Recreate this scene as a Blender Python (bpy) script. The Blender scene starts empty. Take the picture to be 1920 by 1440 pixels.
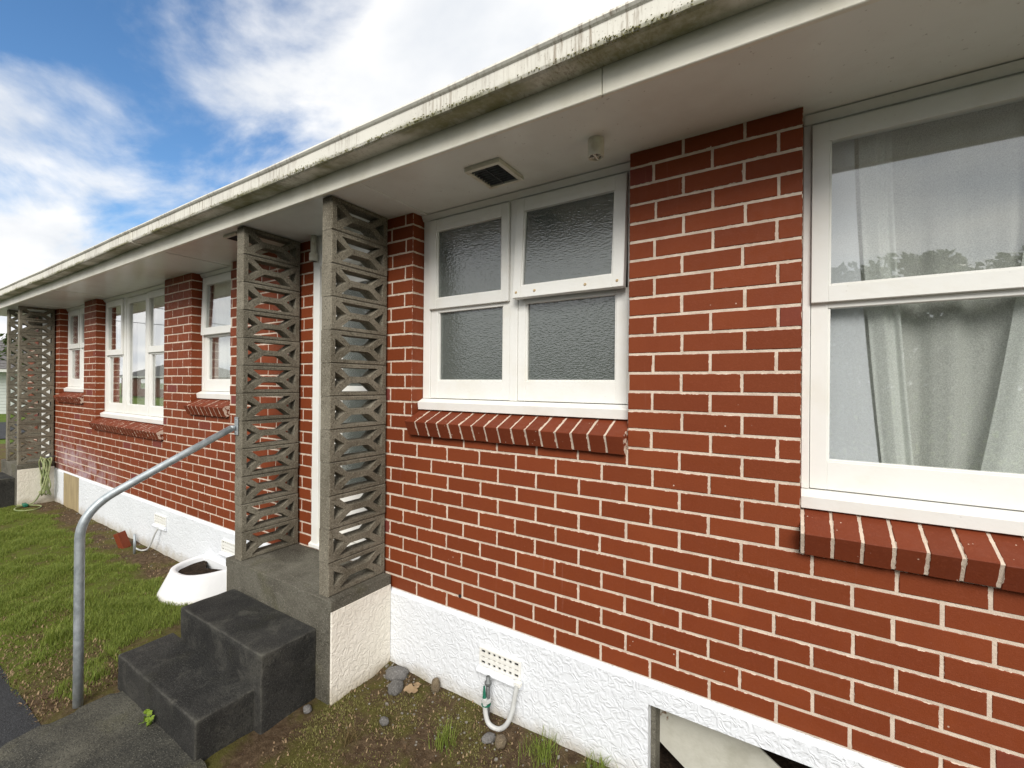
import bpy, bmesh, math, random
import numpy as np
from mathutils import Vector, Matrix

R = math.radians
rng = random.Random(7)
nrg = np.random.default_rng(11)
S = bpy.context.scene
COL = S.collection

# ------------------------------------------------------------------ camera
CAM = Vector((0.7812, -2.0402, 1.8112))
YAW, PITCH, ROLL = 0.5641, 0.00104, 0.00882
FPX = 840.11 / 1920.0
_f = Vector((-math.sin(YAW) * math.cos(PITCH), math.cos(YAW) * math.cos(PITCH), math.sin(PITCH)))
_r = Vector((math.cos(YAW), math.sin(YAW), 0)); _u = _r.cross(_f)
_r2 = _r * math.cos(ROLL) + _u * math.sin(ROLL)
_u2 = _u * math.cos(ROLL) - _r * math.sin(ROLL)
cam_d = bpy.data.cameras.new('camera'); cam = bpy.data.objects.new('camera', cam_d); COL.objects.link(cam)
m = Matrix((( _r2.x, _u2.x, -_f.x, CAM.x), (_r2.y, _u2.y, -_f.y, CAM.y), (_r2.z, _u2.z, -_f.z, CAM.z), (0, 0, 0, 1)))
cam.matrix_world = m
cam_d.sensor_width = 36; cam_d.lens = FPX * 36; cam_d.clip_start = 0.05; cam_d.clip_end = 3000
S.camera = cam

# ------------------------------------------------------------------ sky, sun, exposure
SUN_EL, SUN_AZ = R(36), R(152)        # azimuth clockwise from +Y
W = bpy.data.worlds.new('World'); S.world = W; W.use_nodes = True
wt = W.node_tree; wt.nodes.clear()
def wn(t, **k):
    n = wt.nodes.new(t)
    for a, b in k.items(): setattr(n, a, b)
    return n
def wl(a, b): wt.links.new(a, b)
def wmath(op, a, b=None, clamp=False):
    n = wn('ShaderNodeMath', operation=op, use_clamp=clamp)
    for i, v in enumerate((a, b)):
        if v is None: continue
        if isinstance(v, (int, float)): n.inputs[i].default_value = v
        else: wl(v, n.inputs[i])
    return n.outputs[0]
sky = wn('ShaderNodeTexSky', sky_type='NISHITA', sun_disc=False)
sky.sun_elevation = SUN_EL; sky.sun_rotation = SUN_AZ
sky.air_density = 1.0; sky.dust_density = 0.3; sky.ozone_density = 2.0
tc = wn('ShaderNodeTexCoord'); sep = wn('ShaderNodeSeparateXYZ'); wl(tc.outputs['Generated'], sep.inputs[0])
den = wmath('ADD', wmath('MAXIMUM', sep.outputs[2], 0.0), 0.22)
cv = wn('ShaderNodeCombineXYZ')
wl(wmath('DIVIDE', sep.outputs[0], den), cv.inputs[0]); wl(wmath('DIVIDE', sep.outputs[1], den), cv.inputs[1])
mp = wn('ShaderNodeMapping'); wl(cv.outputs[0], mp.inputs[0])
mp.inputs['Location'].default_value = (3.1, 1.7, 0); mp.inputs['Rotation'].default_value = (0, 0, R(35)); mp.inputs['Scale'].default_value = (0.9, 1.3, 1)
no = wn('ShaderNodeTexNoise'); wl(mp.outputs[0], no.inputs['Vector'])
no.inputs['Scale'].default_value = 1.9; no.inputs['Detail'].default_value = 9; no.inputs['Roughness'].default_value = 0.56; no.inputs['Distortion'].default_value = 0.25
# one wide break in the cloud
gap = wn('ShaderNodeVectorMath', operation='DISTANCE'); wl(tc.outputs['Generated'], gap.inputs[0]); gap.inputs[1].default_value = (-0.84, 0.25, 0.48)
gmask = wn('ShaderNodeMapRange', interpolation_type='SMOOTHSTEP'); wl(gap.outputs['Value'], gmask.inputs['Value'])
gmask.inputs['From Min'].default_value = 0.08; gmask.inputs['From Max'].default_value = 0.50
gmask.inputs['To Min'].default_value = -0.03; gmask.inputs['To Max'].default_value = 0.34
cl = wmath('ADD', no.outputs['Fac'], gmask.outputs[0])
cov = wn('ShaderNodeMapRange', interpolation_type='SMOOTHSTEP'); wl(cl, cov.inputs['Value'])
cov.inputs['From Min'].default_value = 0.42; cov.inputs['From Max'].default_value = 0.70
# cloud body brightness
no2 = wn('ShaderNodeTexNoise'); wl(mp.outputs[0], no2.inputs['Vector']); no2.inputs['Scale'].default_value = 2.2; no2.inputs['Detail'].default_value = 5
cr = wn('ShaderNodeValToRGB'); wl(no2.outputs['Fac'], cr.inputs[0])
cr.color_ramp.elements[0].position = 0.3; cr.color_ramp.elements[0].color = (0.70, 0.74, 0.80, 1)
cr.color_ramp.elements[1].position = 0.62; cr.color_ramp.elements[1].color = (1.03, 1.02, 1.0, 1)
cb = wn('ShaderNodeBackground'); wl(cr.outputs[0], cb.inputs[0]); cb.inputs[1].default_value = 0.50
hs = wn('ShaderNodeHueSaturation'); wl(sky.outputs[0], hs.inputs['Color']); hs.inputs['Saturation'].default_value = 1.2
sb = wn('ShaderNodeBackground'); wl(hs.outputs[0], sb.inputs[0]); sb.inputs[1].default_value = 0.08
mx = wn('ShaderNodeMixShader'); wl(cov.outputs[0], mx.inputs[0]); wl(sb.outputs[0], mx.inputs[1]); wl(cb.outputs[0], mx.inputs[2])
wo = wn('ShaderNodeOutputWorld'); wl(mx.outputs[0], wo.inputs[0])

sl = bpy.data.lights.new('sun', 'SUN'); sl.energy = 1.5; sl.angle = R(30); sl.color = (1.0, 0.96, 0.90)
so = bpy.data.objects.new('sun', sl); COL.objects.link(so)
sd = Vector((math.sin(SUN_AZ) * math.cos(SUN_EL), math.cos(SUN_AZ) * math.cos(SUN_EL), math.sin(SUN_EL)))
so.rotation_euler = sd.to_track_quat('Z', 'Y').to_euler(); so.location = (0, -8, 12)
vs = S.view_settings; vs.view_transform = 'Standard'; vs.look = 'None'; vs.exposure = 1.15; vs.gamma = 1.0; vs.use_curve_mapping = False
S.cycles.max_bounces = 6; S.cycles.diffuse_bounces = 3; S.cycles.glossy_bounces = 3; S.cycles.transmission_bounces = 3; S.cycles.transparent_max_bounces = 10; S.cycles.use_denoising = True

# ------------------------------------------------------------------ node helper and materials
class NT:
    def __init__(s, name):
        s.m = bpy.data.materials.new(name); s.m.use_nodes = True; s.t = s.m.node_tree
        s.b = s.t.nodes['Principled BSDF']; s.out = s.t.nodes['Material Output']
        s.geo = s.t.nodes.new('ShaderNodeNewGeometry'); s.pos = s.geo.outputs['Position']
    def n(s, t, **k):
        n = s.t.nodes.new(t)
        for a, b in k.items(): setattr(n, a, b)
        return n
    def set(s, sock, v):
        if hasattr(v, 'is_linked') or isinstance(v, bpy.types.NodeSocket): s.t.links.new(v, sock)
        else:
            if isinstance(v, tuple) and len(v) == 3 and sock.type == 'RGBA': v = v + (1,)
            sock.default_value = v
    def noise(s, scale, detail=4, rough=0.55, dist=0.0, vec=None, stretch=None):
        v = vec or s.pos
        if stretch:
            mpn = s.n('ShaderNodeMapping'); s.set(mpn.inputs[0], v); mpn.inputs['Scale'].default_value = stretch; v = mpn.outputs[0]
        n = s.n('ShaderNodeTexNoise'); s.set(n.inputs['Vector'], v)
        n.inputs['Scale'].default_value = scale; n.inputs['Detail'].default_value = detail
        n.inputs['Roughness'].default_value = rough; n.inputs['Distortion'].default_value = dist
        return n.outputs['Fac']
    def vor(s, scale, feature='F1', vec=None, rnd=1.0):
        n = s.n('ShaderNodeTexVoronoi', feature=feature); s.set(n.inputs['Vector'], vec or s.pos); n.inputs['Scale'].default_value = scale
        n.inputs['Randomness'].default_value = rnd
        return n.outputs['Distance']
    def ramp(s, v, a, b, lo=0.0, hi=1.0, smooth=True):
        n = s.n('ShaderNodeMapRange', interpolation_type='SMOOTHSTEP' if smooth else 'LINEAR'); s.set(n.inputs['Value'], v)
        n.inputs['From Min'].default_value = a; n.inputs['From Max'].default_value = b
        n.inputs['To Min'].default_value = lo; n.inputs['To Max'].default_value = hi
        return n.outputs[0]
    def math(s, op, a, b=0.0, c=None, clamp=False):
        n = s.n('ShaderNodeMath', operation=op, use_clamp=clamp); s.set(n.inputs[0], a); s.set(n.inputs[1], b)
        if c is not None: s.set(n.inputs[2], c)
        return n.outputs[0]
    def mix(s, f, a, b):
        n = s.n('ShaderNodeMix', data_type='RGBA'); s.set(n.inputs[0], f); s.set(n.inputs[6], a); s.set(n.inputs[7], b)
        return n.outputs[2]
    def sep(s, v=None):
        n = s.n('ShaderNodeSeparateXYZ'); s.set(n.inputs[0], v or s.pos); return n.outputs
    def uv(s, name):
        n = s.n('ShaderNodeUVMap', uv_map=name); return n.outputs[0]
    def bump(s, h, dist=0.002, strength=1.0, prev=None):
        n = s.n('ShaderNodeBump'); s.set(n.inputs['Height'], h); n.inputs['Distance'].default_value = dist; n.inputs['Strength'].default_value = strength
        if prev is not None: s.set(n.inputs['Normal'], prev)
        return n.outputs[0]
    def done(s, col=None, rough=None, normal=None, spec=None, metal=None):
        if col is not None: s.set(s.b.inputs['Base Color'], col)
        if rough is not None: s.set(s.b.inputs['Roughness'], rough)
        if normal is not None: s.set(s.b.inputs['Normal'], normal)
        if spec is not None: s.set(s.b.inputs['Specular IOR Level'], spec)
        if metal is not None: s.set(s.b.inputs['Metallic'], metal)
        return s.m

MAT = {}
MORTAR = (0.70, 0.585, 0.475)
def mk_brick(name, sill=False):
    t = NT(name); k_ = 0.86 if sill else 1.0; g_ = 0.84 if sill else 1.0
    p = t.sep(t.uv('pos')); q = t.sep(t.uv('dim')); rn = t.sep(t.uv('rnd'))
    oi = t.n('ShaderNodeObjectInfo').outputs['Random']
    rv = t.math('FRACT', t.math('ADD', rn[0], oi))
    ex = t.math('MINIMUM', p[0], t.math('SUBTRACT', q[0], p[0]))
    ez = t.math('MINIMUM', p[1], t.math('SUBTRACT', q[1], p[1]))
    ed = t.math('MINIMUM', ex, ez)
    col = t.mix(rv, (0.180 * k_, 0.0400 * g_, 0.0130), (0.224 * k_, 0.0505 * g_, 0.0165))
    col = t.mix(t.ramp(rn[1], 0.93, 0.97), col, (0.185, 0.045, 0.036))
    col = t.mix(t.ramp(t.noise(3.2, 3), 0.35, 0.75, 0, 0.45), col, (0.170 * k_, 0.035 * g_, 0.0135))
    col = t.mix(t.ramp(t.noise(90, 2, 0.7), 0.52, 0.78, 0, 0.35), col, (0.26, 0.068, 0.032))
    if not sill:
        xyz = t.sep()
        # salt bloom low on the wall beside the far porch
        bx_ = t.math('MULTIPLY', t.ramp(xyz[0], -8.9, -8.1), t.ramp(xyz[0], -7.35, -5.2, 1, 0))
        bz_ = t.ramp(t.math('ADD', xyz[2], t.math('MULTIPLY', t.math('ADD', xyz[0], 8.0), 0.16)), 0.72, 1.15, 1, 0)
        bl = t.math('MULTIPLY', t.math('MULTIPLY', bx_, bz_), t.ramp(t.noise(5, 5, 0.65), 0.36, 0.62))
        col = t.mix(t.math('MULTIPLY', bl, 0.62), col, (0.52, 0.42, 0.46))
        # faint dry runs
        st = t.ramp(t.noise(1.0, 3, 0.6, stretch=(28, 28, 2.0)), 0.64, 0.78, 0, 0.22)
        col = t.mix(st, col, (0.36, 0.16, 0.12))
    sp = t.ramp(t.vor(26), 0.055, 0.10, 1, 0)
    sp = t.math('MULTIPLY', sp, t.ramp(t.noise(4.0, 2), 0.60, 0.66))
    if sill: sp = t.math('MAXIMUM', sp, t.math('MULTIPLY', t.ramp(t.vor(42), 0.07, 0.12, 1, 0), t.ramp(t.noise(18, 2), 0.57, 0.62)))
    col = t.mix(sp, col, (0.62, 0.47, 0.37))
    # hand-run mortar paint wobbling over the edges
    wob = t.math('MULTIPLY', t.math('SUBTRACT', t.noise(38, 3, 0.6), 0.47), 0.0125)
    pm = t.math('LESS_THAN', ed, wob)
    col = t.mix(t.math('MULTIPLY', pm, 0.9), col, MORTAR)
    nb = t.bump(t.noise(160, 2, 0.65), 0.0012, 0.55)
    nb = t.bump(t.noise(22, 3), 0.004, 0.25, nb)
    return t.done(col, t.ramp(t.noise(30, 3), 0.3, 0.7, 0.50, 0.72), nb, 0.18)
MAT['brick'] = mk_brick('painted_brick')
MAT['sill_brick'] = mk_brick('sill_brick', True)

t = NT('mortar_paint')
c = t.mix(t.ramp(t.noise(14, 5, 0.6), 0.35, 0.7), MORTAR, (0.54, 0.44, 0.35))
c = t.mix(t.ramp(t.noise(70, 4, 0.7), 0.62, 0.78, 0, 0.5), c, (0.30, 0.20, 0.15))
MAT['mortar'] = t.done(c, 0.8, t.bump(t.noise(110, 5, 0.7), 0.004, 0.8), 0.2)

def mk_stucco(name, base, alt):
    t = NT(name)
    w = t.noise(24, 2, 0.45, 0.9)
    rid = t.math('ABSOLUTE', t.math('SUBTRACT', w, 0.5))
    h = t.ramp(rid, 0.0, 0.16, 1, 0)
    h2 = t.noise(150, 3, 0.6)
    hh = t.math('ADD', t.math('MULTIPLY', h, 0.8), t.math('MULTIPLY', h2, 0.15))
    xyz = t.sep()
    c = t.mix(t.ramp(t.noise(2.0, 4), 0.4, 0.7), base, alt)
    # splash-back soil line along the foot
    lo = t.ramp(t.math('ADD', xyz[2], t.math('MULTIPLY', t.noise(7, 5, 0.7), 0.22)), 0.08, 0.24, 1, 0)
    c = t.mix(t.math('MULTIPLY', lo, 0.7), c, (0.36, 0.30, 0.19))
    c = t.mix(t.ramp(t.noise(16, 5, 0.75), 0.66, 0.78, 0, 0.35), c, (0.50, 0.46, 0.36))
    nb = t.bump(hh, 0.007, 0.45)
    return t.done(c, 0.5, nb, 0.4)
MAT['stucco'] = mk_stucco('white_roughcast', (0.80, 0.825, 0.86), (0.76, 0.785, 0.82))  # white plaster with the blue of the skylight tinted into it
MAT['stucco_sun_tinted'] = mk_stucco('sun_tinted_roughcast', (0.85, 0.80, 0.71), (0.80, 0.75, 0.65))  # same white plaster, warm sunlight from the right put into the colour

def mk_paint(name, base, dirt, dirt_amt=0.25, rough=0.42, grain=None, b=0.0006):
    t = NT(name)
    c = t.mix(t.ramp(t.noise(6, 5, 0.6), 0.4, 0.75, 0, dirt_amt), base, dirt)
    c = t.mix(t.ramp(t.vor(16), 0.03, 0.06, 0.4 * dirt_amt, 0), c, (0.25, 0.20, 0.14))
    nb = t.bump(t.noise(40, 4, 0.6, stretch=grain), b * 3, 0.5)
    return t.done(c, rough, nb, 0.4)
MAT['white'] = mk_paint('white_window_paint', (0.83, 0.825, 0.785), (0.72, 0.68, 0.57), 0.35)
t = NT('soffit_gloss_paint')
c = t.mix(t.ramp(t.noise(4, 5, 0.6), 0.4, 0.75, 0, 0.5), (0.85, 0.85, 0.79), (0.72, 0.70, 0.63))
c = t.mix(t.math('MULTIPLY', t.ramp(t.noise(30, 5, 0.75), 0.63, 0.72, 0, 0.75), t.ramp(t.noise(2.3, 3), 0.45, 0.62)), c, (0.26, 0.23, 0.18))
c = t.mix(t.ramp(t.vor(22), 0.04, 0.085, 0.5, 0), c, (0.33, 0.29, 0.22))
MAT['soffit'] = t.done(c, 0.24, t.bump(t.noise(7, 3), 0.004, 0.35), 0.4)
MAT['fascia'] = mk_paint('fascia_paint', (0.80, 0.77, 0.66), (0.60, 0.56, 0.43), 0.5, 0.38, grain=(1, 6, 6))
MAT['inner_wall'] = mk_paint('interior_plaster', (0.76, 0.74, 0.69), (0.68, 0.66, 0.60), 0.3, 0.7)
MAT['carpet'] = mk_paint('interior_carpet', (0.16, 0.13, 0.10), (0.10, 0.08, 0.06), 0.5, 0.9)

t = NT('weathered_gutter')
xyz = t.sep(); c = (0.74, 0.72, 0.64)
c = t.mix(t.ramp(t.noise(3, 5), 0.4, 0.7, 0, 0.7), c, (0.62, 0.60, 0.54))
stk = t.ramp(t.noise(1.0, 5, 0.7, stretch=(70, 30, 6)), 0.46, 0.66, 0, 0.9)
c = t.mix(t.math('MULTIPLY', stk, t.ramp(t.noise(1.6, 3), 0.35, 0.62)), c, (0.30, 0.25, 0.19))
low = t.ramp(t.math('ADD', xyz[2], t.math('MULTIPLY', t.noise(16, 5, 0.7), 0.05)), 2.985, 3.025, 1, 0)
c = t.mix(t.math('MULTIPLY', low, t.ramp(t.noise(2.4, 4, 0.6), 0.36, 0.58)), c, (0.24, 0.235, 0.12))
c = t.mix(t.ramp(t.vor(60), 0.10, 0.22, 0.35, 0), c, (0.25, 0.22, 0.17))
MAT['gutter'] = t.done(c, 0.6, t.bump(t.noise(60, 4), 0.002, 0.4), 0.3)

def mk_concrete(name, a, b_, dark, dark_amt, pore=1.0, moss=0.0, wear=None):
    t = NT(name)
    c = t.mix(t.ramp(t.noise(5, 6, 0.65), 0.35, 0.7), a, b_)
    c = t.mix(t.ramp(t.noise(2.2, 4, 0.6, 0.4), 0.42, 0.66, 0, dark_amt), c, dark)
    po = t.ramp(t.vor(170), 0.10, 0.32, 1, 0)
    po = t.math('MULTIPLY', po, t.ramp(t.noise(45, 3), 0.45, 0.6))
    c = t.mix(t.math('MULTIPLY', po, 0.6 * pore), c, dark)
    if moss: c = t.mix(t.ramp(t.noise(3.4, 5, 0.6), 0.52, 0.70, 0, moss), c, (0.09, 0.085, 0.025))
    c = t.mix(t.math('MULTIPLY', t.n('ShaderNodeObjectInfo').outputs['Random'], 0.28), c, dark)
    gr = t.noise(150, 3, 0.75)
    if wear: c = t.mix(t.ramp(t.noise(4.5, 6, 0.7, 0.5), 0.50, 0.66, 0, 0.75), c, tuple(0.62 * q for q in wear))
    g2 = t.noise(85, 3, 0.7)
    c = t.mix(t.ramp(g2, 0.30, 0.50, 0.75 * pore, 0), c, dark)
    lite = tuple(min(0.8, 1.7 * q + 0.03) for q in a)
    c = t.mix(t.ramp(gr, 0.52, 0.68, 0, 0.6), c, lite)
    if wear: c = t.mix(t.math('MULTIPLY', t.ramp(t.geo.outputs['Pointiness'], 0.505, 0.56), t.ramp(t.noise(12, 5, 0.7), 0.35, 0.65, 0.15, 0.8)), c, wear)
    nb = t.bump(gr, 0.006, 1.0)
    nb = t.bump(t.math('SUBTRACT', g2, t.math('MULTIPLY', po, 0.8)), 0.007, 0.9, nb)
    return t.done(c, 0.88, nb, 0.25)
MAT['block'] = mk_concrete('weathered_block', (0.285, 0.258, 0.20), (0.205, 0.182, 0.137), (0.085, 0.072, 0.048), 0.6, 1.3)
MAT['slab'] = mk_concrete('porch_concrete', (0.19, 0.178, 0.142), (0.12, 0.11, 0.085), (0.045, 0.04, 0.03), 0.75, 0.8, 0.45)
MAT['step'] = mk_concrete('blackened_concrete', (0.050, 0.048, 0.043), (0.030, 0.029, 0.027), (0.012, 0.012, 0.0115), 0.7, 1.0, 0.12, (0.13, 0.125, 0.105))
MAT['pad'] = mk_concrete('path_concrete', (0.125, 0.118, 0.092), (0.065, 0.061, 0.049), (0.026, 0.026, 0.024), 0.75, 1.3, 0.3)
MAT['asphalt'] = mk_concrete('asphalt', (0.050, 0.052, 0.056), (0.040, 0.041, 0.044), (0.022, 0.022, 0.023), 0.4, 1.0)
MAT['stone'] = mk_concrete('river_stone', (0.22, 0.21, 0.20), (0.15, 0.145, 0.14), (0.09, 0.085, 0.075), 0.4, 0.3)
MAT['stone_brown'] = mk_concrete('brown_stone', (0.24, 0.19, 0.12), (0.17, 0.13, 0.09), (0.09, 0.07, 0.05), 0.4, 0.3)

t = NT('mossy_soil')
xyz = t.sep()
c = t.mix(t.ramp(t.noise(26, 6, 0.7), 0.35, 0.68), (0.085, 0.055, 0.032), (0.165, 0.115, 0.07))
c = t.mix(t.ramp(t.noise(3.3, 5, 0.62), 0.44, 0.62, 0, 0.85), c, (0.125, 0.118, 0.030))
c = t.mix(t.ramp(t.noise(7.0, 5, 0.7), 0.58, 0.72, 0, 0.8), c, (0.055, 0.032, 0.020))
c = t.mix(t.ramp(t.vor(48), 0.05, 0.16, 0.8, 0), c, (0.24, 0.20, 0.15))
lawn_m = t.math('MULTIPLY', t.ramp(t.math('ADD', xyz[0], t.math('MULTIPLY', t.noise(5, 4), 0.6)), -3.2, -2.5, 1, 0), t.ramp(t.math('ADD', xyz[1], t.math('MULTIPLY', t.noise(4, 4), 0.3)), -0.32, -0.08, 1, 0))
c = t.mix(t.math('MULTIPLY', lawn_m, t.ramp(t.noise(9, 5, 0.65), 0.3, 0.6, 0.2, 0.9)), c, (0.125, 0.165, 0.024))
MAT['soil'] = t.done(c, 0.95, t.bump(t.noise(45, 6, 0.8), 0.025, 1.0), 0.1)
t = NT('far_turf')
MAT['turf'] = t.done(t.mix(t.ramp(t.noise(0.6, 6, 0.7), 0.35, 0.7), (0.085, 0.13, 0.02), (0.13, 0.17, 0.035)), 0.9, t.bump(t.noise(20, 4), 0.03, 0.8), 0.1)
t = NT('potting_soil')
MAT['pot_soil'] = t.done(t.mix(t.ramp(t.noise(40, 5, 0.7), 0.4, 0.7), (0.022, 0.015, 0.010), (0.06, 0.040, 0.026)), 0.95, t.bump(t.noise(50, 5, 0.75), 0.02, 1.0), 0.1)

def mk_leaf(name, a, b_, tr=0.35, rough=0.5):
    t = NT(name)
    rn = t.sep(t.uv('rnd'))
    c = t.mix(rn[0], a, b_)
    tl = t.n('ShaderNodeBsdfTranslucent'); t.set(tl.inputs[0], c)
    mxn = t.n('ShaderNodeMixShader'); mxn.inputs[0].default_value = tr
    t.done(c, rough, None, 0.25)
    t.t.links.new(t.b.outputs[0], mxn.inputs[1]); t.t.links.new(tl.outputs[0], mxn.inputs[2]); t.t.links.new(mxn.outputs[0], t.out.inputs[0])
    return t.m
MAT['grass'] = mk_leaf('grass_blades', (0.125, 0.185, 0.025), (0.31, 0.36, 0.08))
MAT['dry'] = mk_leaf('dry_stalks', (0.16, 0.11, 0.045), (0.26, 0.20, 0.10))
MAT['leaf'] = mk_leaf('tree_leaves', (0.030, 0.055, 0.012), (0.085, 0.115, 0.030))
MAT['weed'] = mk_leaf('weed_leaves', (0.16, 0.26, 0.02), (0.24, 0.34, 0.04))
MAT['moss'] = mk_leaf('moss', (0.13, 0.125, 0.035), (0.30, 0.28, 0.10), 0.1, 0.9)
MAT['litter'] = mk_leaf('litter', (0.10, 0.06, 0.03), (0.38, 0.27, 0.16), 0.1, 0.8)

t = NT('bark'); MAT['bark'] = t.done(t.mix(t.ramp(t.noise(18, 5), 0.4, 0.65), (0.10, 0.075, 0.055), (0.05, 0.038, 0.028)), 0.9, t.bump(t.noise(24, 5, 0.7, stretch=(1, 1, 0.2)), 0.02, 0.9))
t = NT('galvanised_steel')
MAT['galv'] = t.done(t.mix(t.ramp(t.noise(20, 5, 0.6), 0.35, 0.7), (0.50, 0.54, 0.56), (0.36, 0.40, 0.42)), t.ramp(t.noise(35, 4), 0.3, 0.7, 0.42, 0.6), t.bump(t.noise(120, 3), 0.0006, 0.4), 0.5, 0.65)
t = NT('grey_pvc'); MAT['pvc'] = t.done(t.mix(t.ramp(t.noise(12, 4), 0.4, 0.7), (0.62, 0.63, 0.62), (0.46, 0.46, 0.44)), 0.4)
t = NT('grey_metal_pipe'); MAT['greypipe'] = t.done(t.mix(t.ramp(t.noise(30, 4), 0.4, 0.7), (0.17, 0.18, 0.18), (0.10, 0.10, 0.10)), 0.5, None, 0.5, 0.4)
t = NT('green_plastic'); MAT['green'] = t.done((0.012, 0.14, 0.085), 0.45)
t = NT('hose'); MAT['hose'] = t.done(t.mix(t.ramp(t.noise(9, 3), 0.35, 0.65), (0.33, 0.36, 0.17), (0.20, 0.25, 0.10)), 0.45)
t = NT('painted_hole_shade'); MAT['hole_shade'] = t.done((0.012, 0.012, 0.013), 0.9)  # near-black that paints the shade inside holes and vents
t = NT('beige_plastic'); MAT['beige'] = t.done(t.mix(t.ramp(t.noise(20, 4), 0.45, 0.7), (0.74, 0.71, 0.60), (0.62, 0.57, 0.44)), 0.45)
t = NT('plywood')
MAT['ply'] = t.done(t.mix(t.ramp(t.noise(1.0, 5, 0.65, 0.6, stretch=(40, 40, 3)), 0.35, 0.7), (0.42, 0.33, 0.18), (0.27, 0.205, 0.115)), 0.75, t.bump(t.noise(1, 4, stretch=(90, 90, 6)), 0.002, 0.5))
t = NT('aged_sheet')
c = t.mix(t.ramp(t.noise(6, 5, 0.65), 0.4, 0.7), (0.55, 0.54, 0.47), (0.44, 0.43, 0.36))
c = t.mix(t.ramp(t.noise(13, 5, 0.7), 0.64, 0.70), c, (0.17, 0.085, 0.03)); c = t.mix(t.ramp(t.noise(20, 4, 0.7), 0.70, 0.74), c, (0.03, 0.025, 0.02))
MAT['sheet'] = t.done(c, 0.6, t.bump(t.noise(60, 4), 0.002, 0.5))
t = NT('roof_tile'); MAT['tile'] = t.done(t.mix(t.ramp(t.noise(8, 5), 0.35, 0.7), (0.16, 0.15, 0.145), (0.10, 0.095, 0.09)), 0.8, t.bump(t.noise(50, 4), 0.004, 0.6))
t = NT('weatherboard'); MAT['boards'] = t.done(t.mix(t.noise(2, 4), (0.78, 0.80, 0.78), (0.70, 0.73, 0.70)), 0.5)
t = NT('wire'); MAT['wire'] = t.done((0.05, 0.05, 0.055), 0.6)
t = NT('plain_brick_far'); MAT['farbrick'] = t.done(t.mix(t.noise(9, 5), (0.26, 0.09, 0.05), (0.19, 0.06, 0.035)), 0.8)

def mk_glass(name, rough=0.0, bumps=None, tint=(0.90, 0.93, 0.92), through=1.0, back=(0.10, 0.115, 0.115), gain=1.0):
    t = NT(name); t.t.nodes.remove(t.b)
    gl = t.n('ShaderNodeBsdfGlossy'); gl.inputs['Roughness'].default_value = rough; gl.inputs[0].default_value = (1, 1, 1, 1)
    tr = t.n('ShaderNodeBsdfTransparent'); tr.inputs[0].default_value = tint + (1,)
    nrm = bumps(t) if bumps else t.geo.outputs['Normal']
    dt = t.n('ShaderNodeVectorMath', operation='DOT_PRODUCT'); t.set(dt.inputs[0], t.geo.outputs['Incoming']); t.set(dt.inputs[1], nrm)
    om = t.math('SUBTRACT', 1.0, t.math('ABSOLUTE', dt.outputs['Value']), clamp=True)
    fac = t.math('MULTIPLY', t.math('ADD', t.math('MULTIPLY', t.math('POWER', om, 5.0), 0.95), 0.045), gain, clamp=True)
    base = tr.outputs[0]
    if through < 1:
        df = t.n('ShaderNodeBsdfDiffuse'); df.inputs[0].default_value = back + (1,)
        mm = t.n('ShaderNodeMixShader'); mm.inputs[0].default_value = 1 - through
        t.t.links.new(base, mm.inputs[1]); t.t.links.new(df.outputs[0], mm.inputs[2]); base = mm.outputs[0]
        if bumps: t.set(df.inputs['Normal'], nrm)
    if bumps:
        t.set(gl.inputs['Normal'], nrm)
    ms = t.n('ShaderNodeMixShader'); t.set(ms.inputs[0], fac)
    t.t.links.new(base, ms.inputs[1]); t.t.links.new(gl.outputs[0], ms.inputs[2]); t.t.links.new(ms.outputs[0], t.out.inputs[0])
    return t.m
MAT['glass'] = mk_glass('clear_glass', tint=(0.975, 0.985, 0.98), gain=2.7)
def obsc(t):
    h = t.noise(80, 1, 0.4, 0.3, stretch=(0.7, 1, 1.6))
    h2 = t.vor(120)
    return t.bump(t.math('ADD', h, t.math('MULTIPLY', h2, 0.12)), 0.0020, 0.9)
MAT['obscure'] = mk_glass('obscure_glass', 0.012, obsc, (0.75, 0.79, 0.77), 0.40, (0.15, 0.168, 0.155), 2.6)

def mk_net(name, col, alpha, fine=420):
    t = NT(name); t.t.nodes.remove(t.b)
    df = t.n('ShaderNodeBsdfDiffuse'); df.inputs[0].default_value = col + (1,)
    tl = t.n('ShaderNodeBsdfTranslucent'); tl.inputs[0].default_value = col + (1,)
    a = t.n('ShaderNodeMixShader'); a.inputs[0].default_value = 0.25; t.t.links.new(df.outputs[0], a.inputs[1]); t.t.links.new(tl.outputs[0], a.inputs[2])
    tr = t.n('ShaderNodeBsdfTransparent')
    sp = t.ramp(t.noise(fine, 2, 0.6), 0.35, 0.65, alpha - 0.15, min(1.0, alpha + 0.15))
    ms = t.n('ShaderNodeMixShader'); t.set(ms.inputs[0], sp); t.t.links.new(tr.outputs[0], ms.inputs[1]); t.t.links.new(a.outputs[0], ms.inputs[2])
    t.t.links.new(ms.outputs[0], t.out.inputs[0]); return t.m
MAT['net'] = mk_net('sheer_net', (0.84, 0.85, 0.80), 0.82, 300)
MAT['drape'] = mk_net('pale_drape', (0.86, 0.88, 0.84), 0.90, 260)
MAT['white_cloth'] = mk_net('white_cloth', (0.90, 0.92, 0.96), 0.99)

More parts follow.
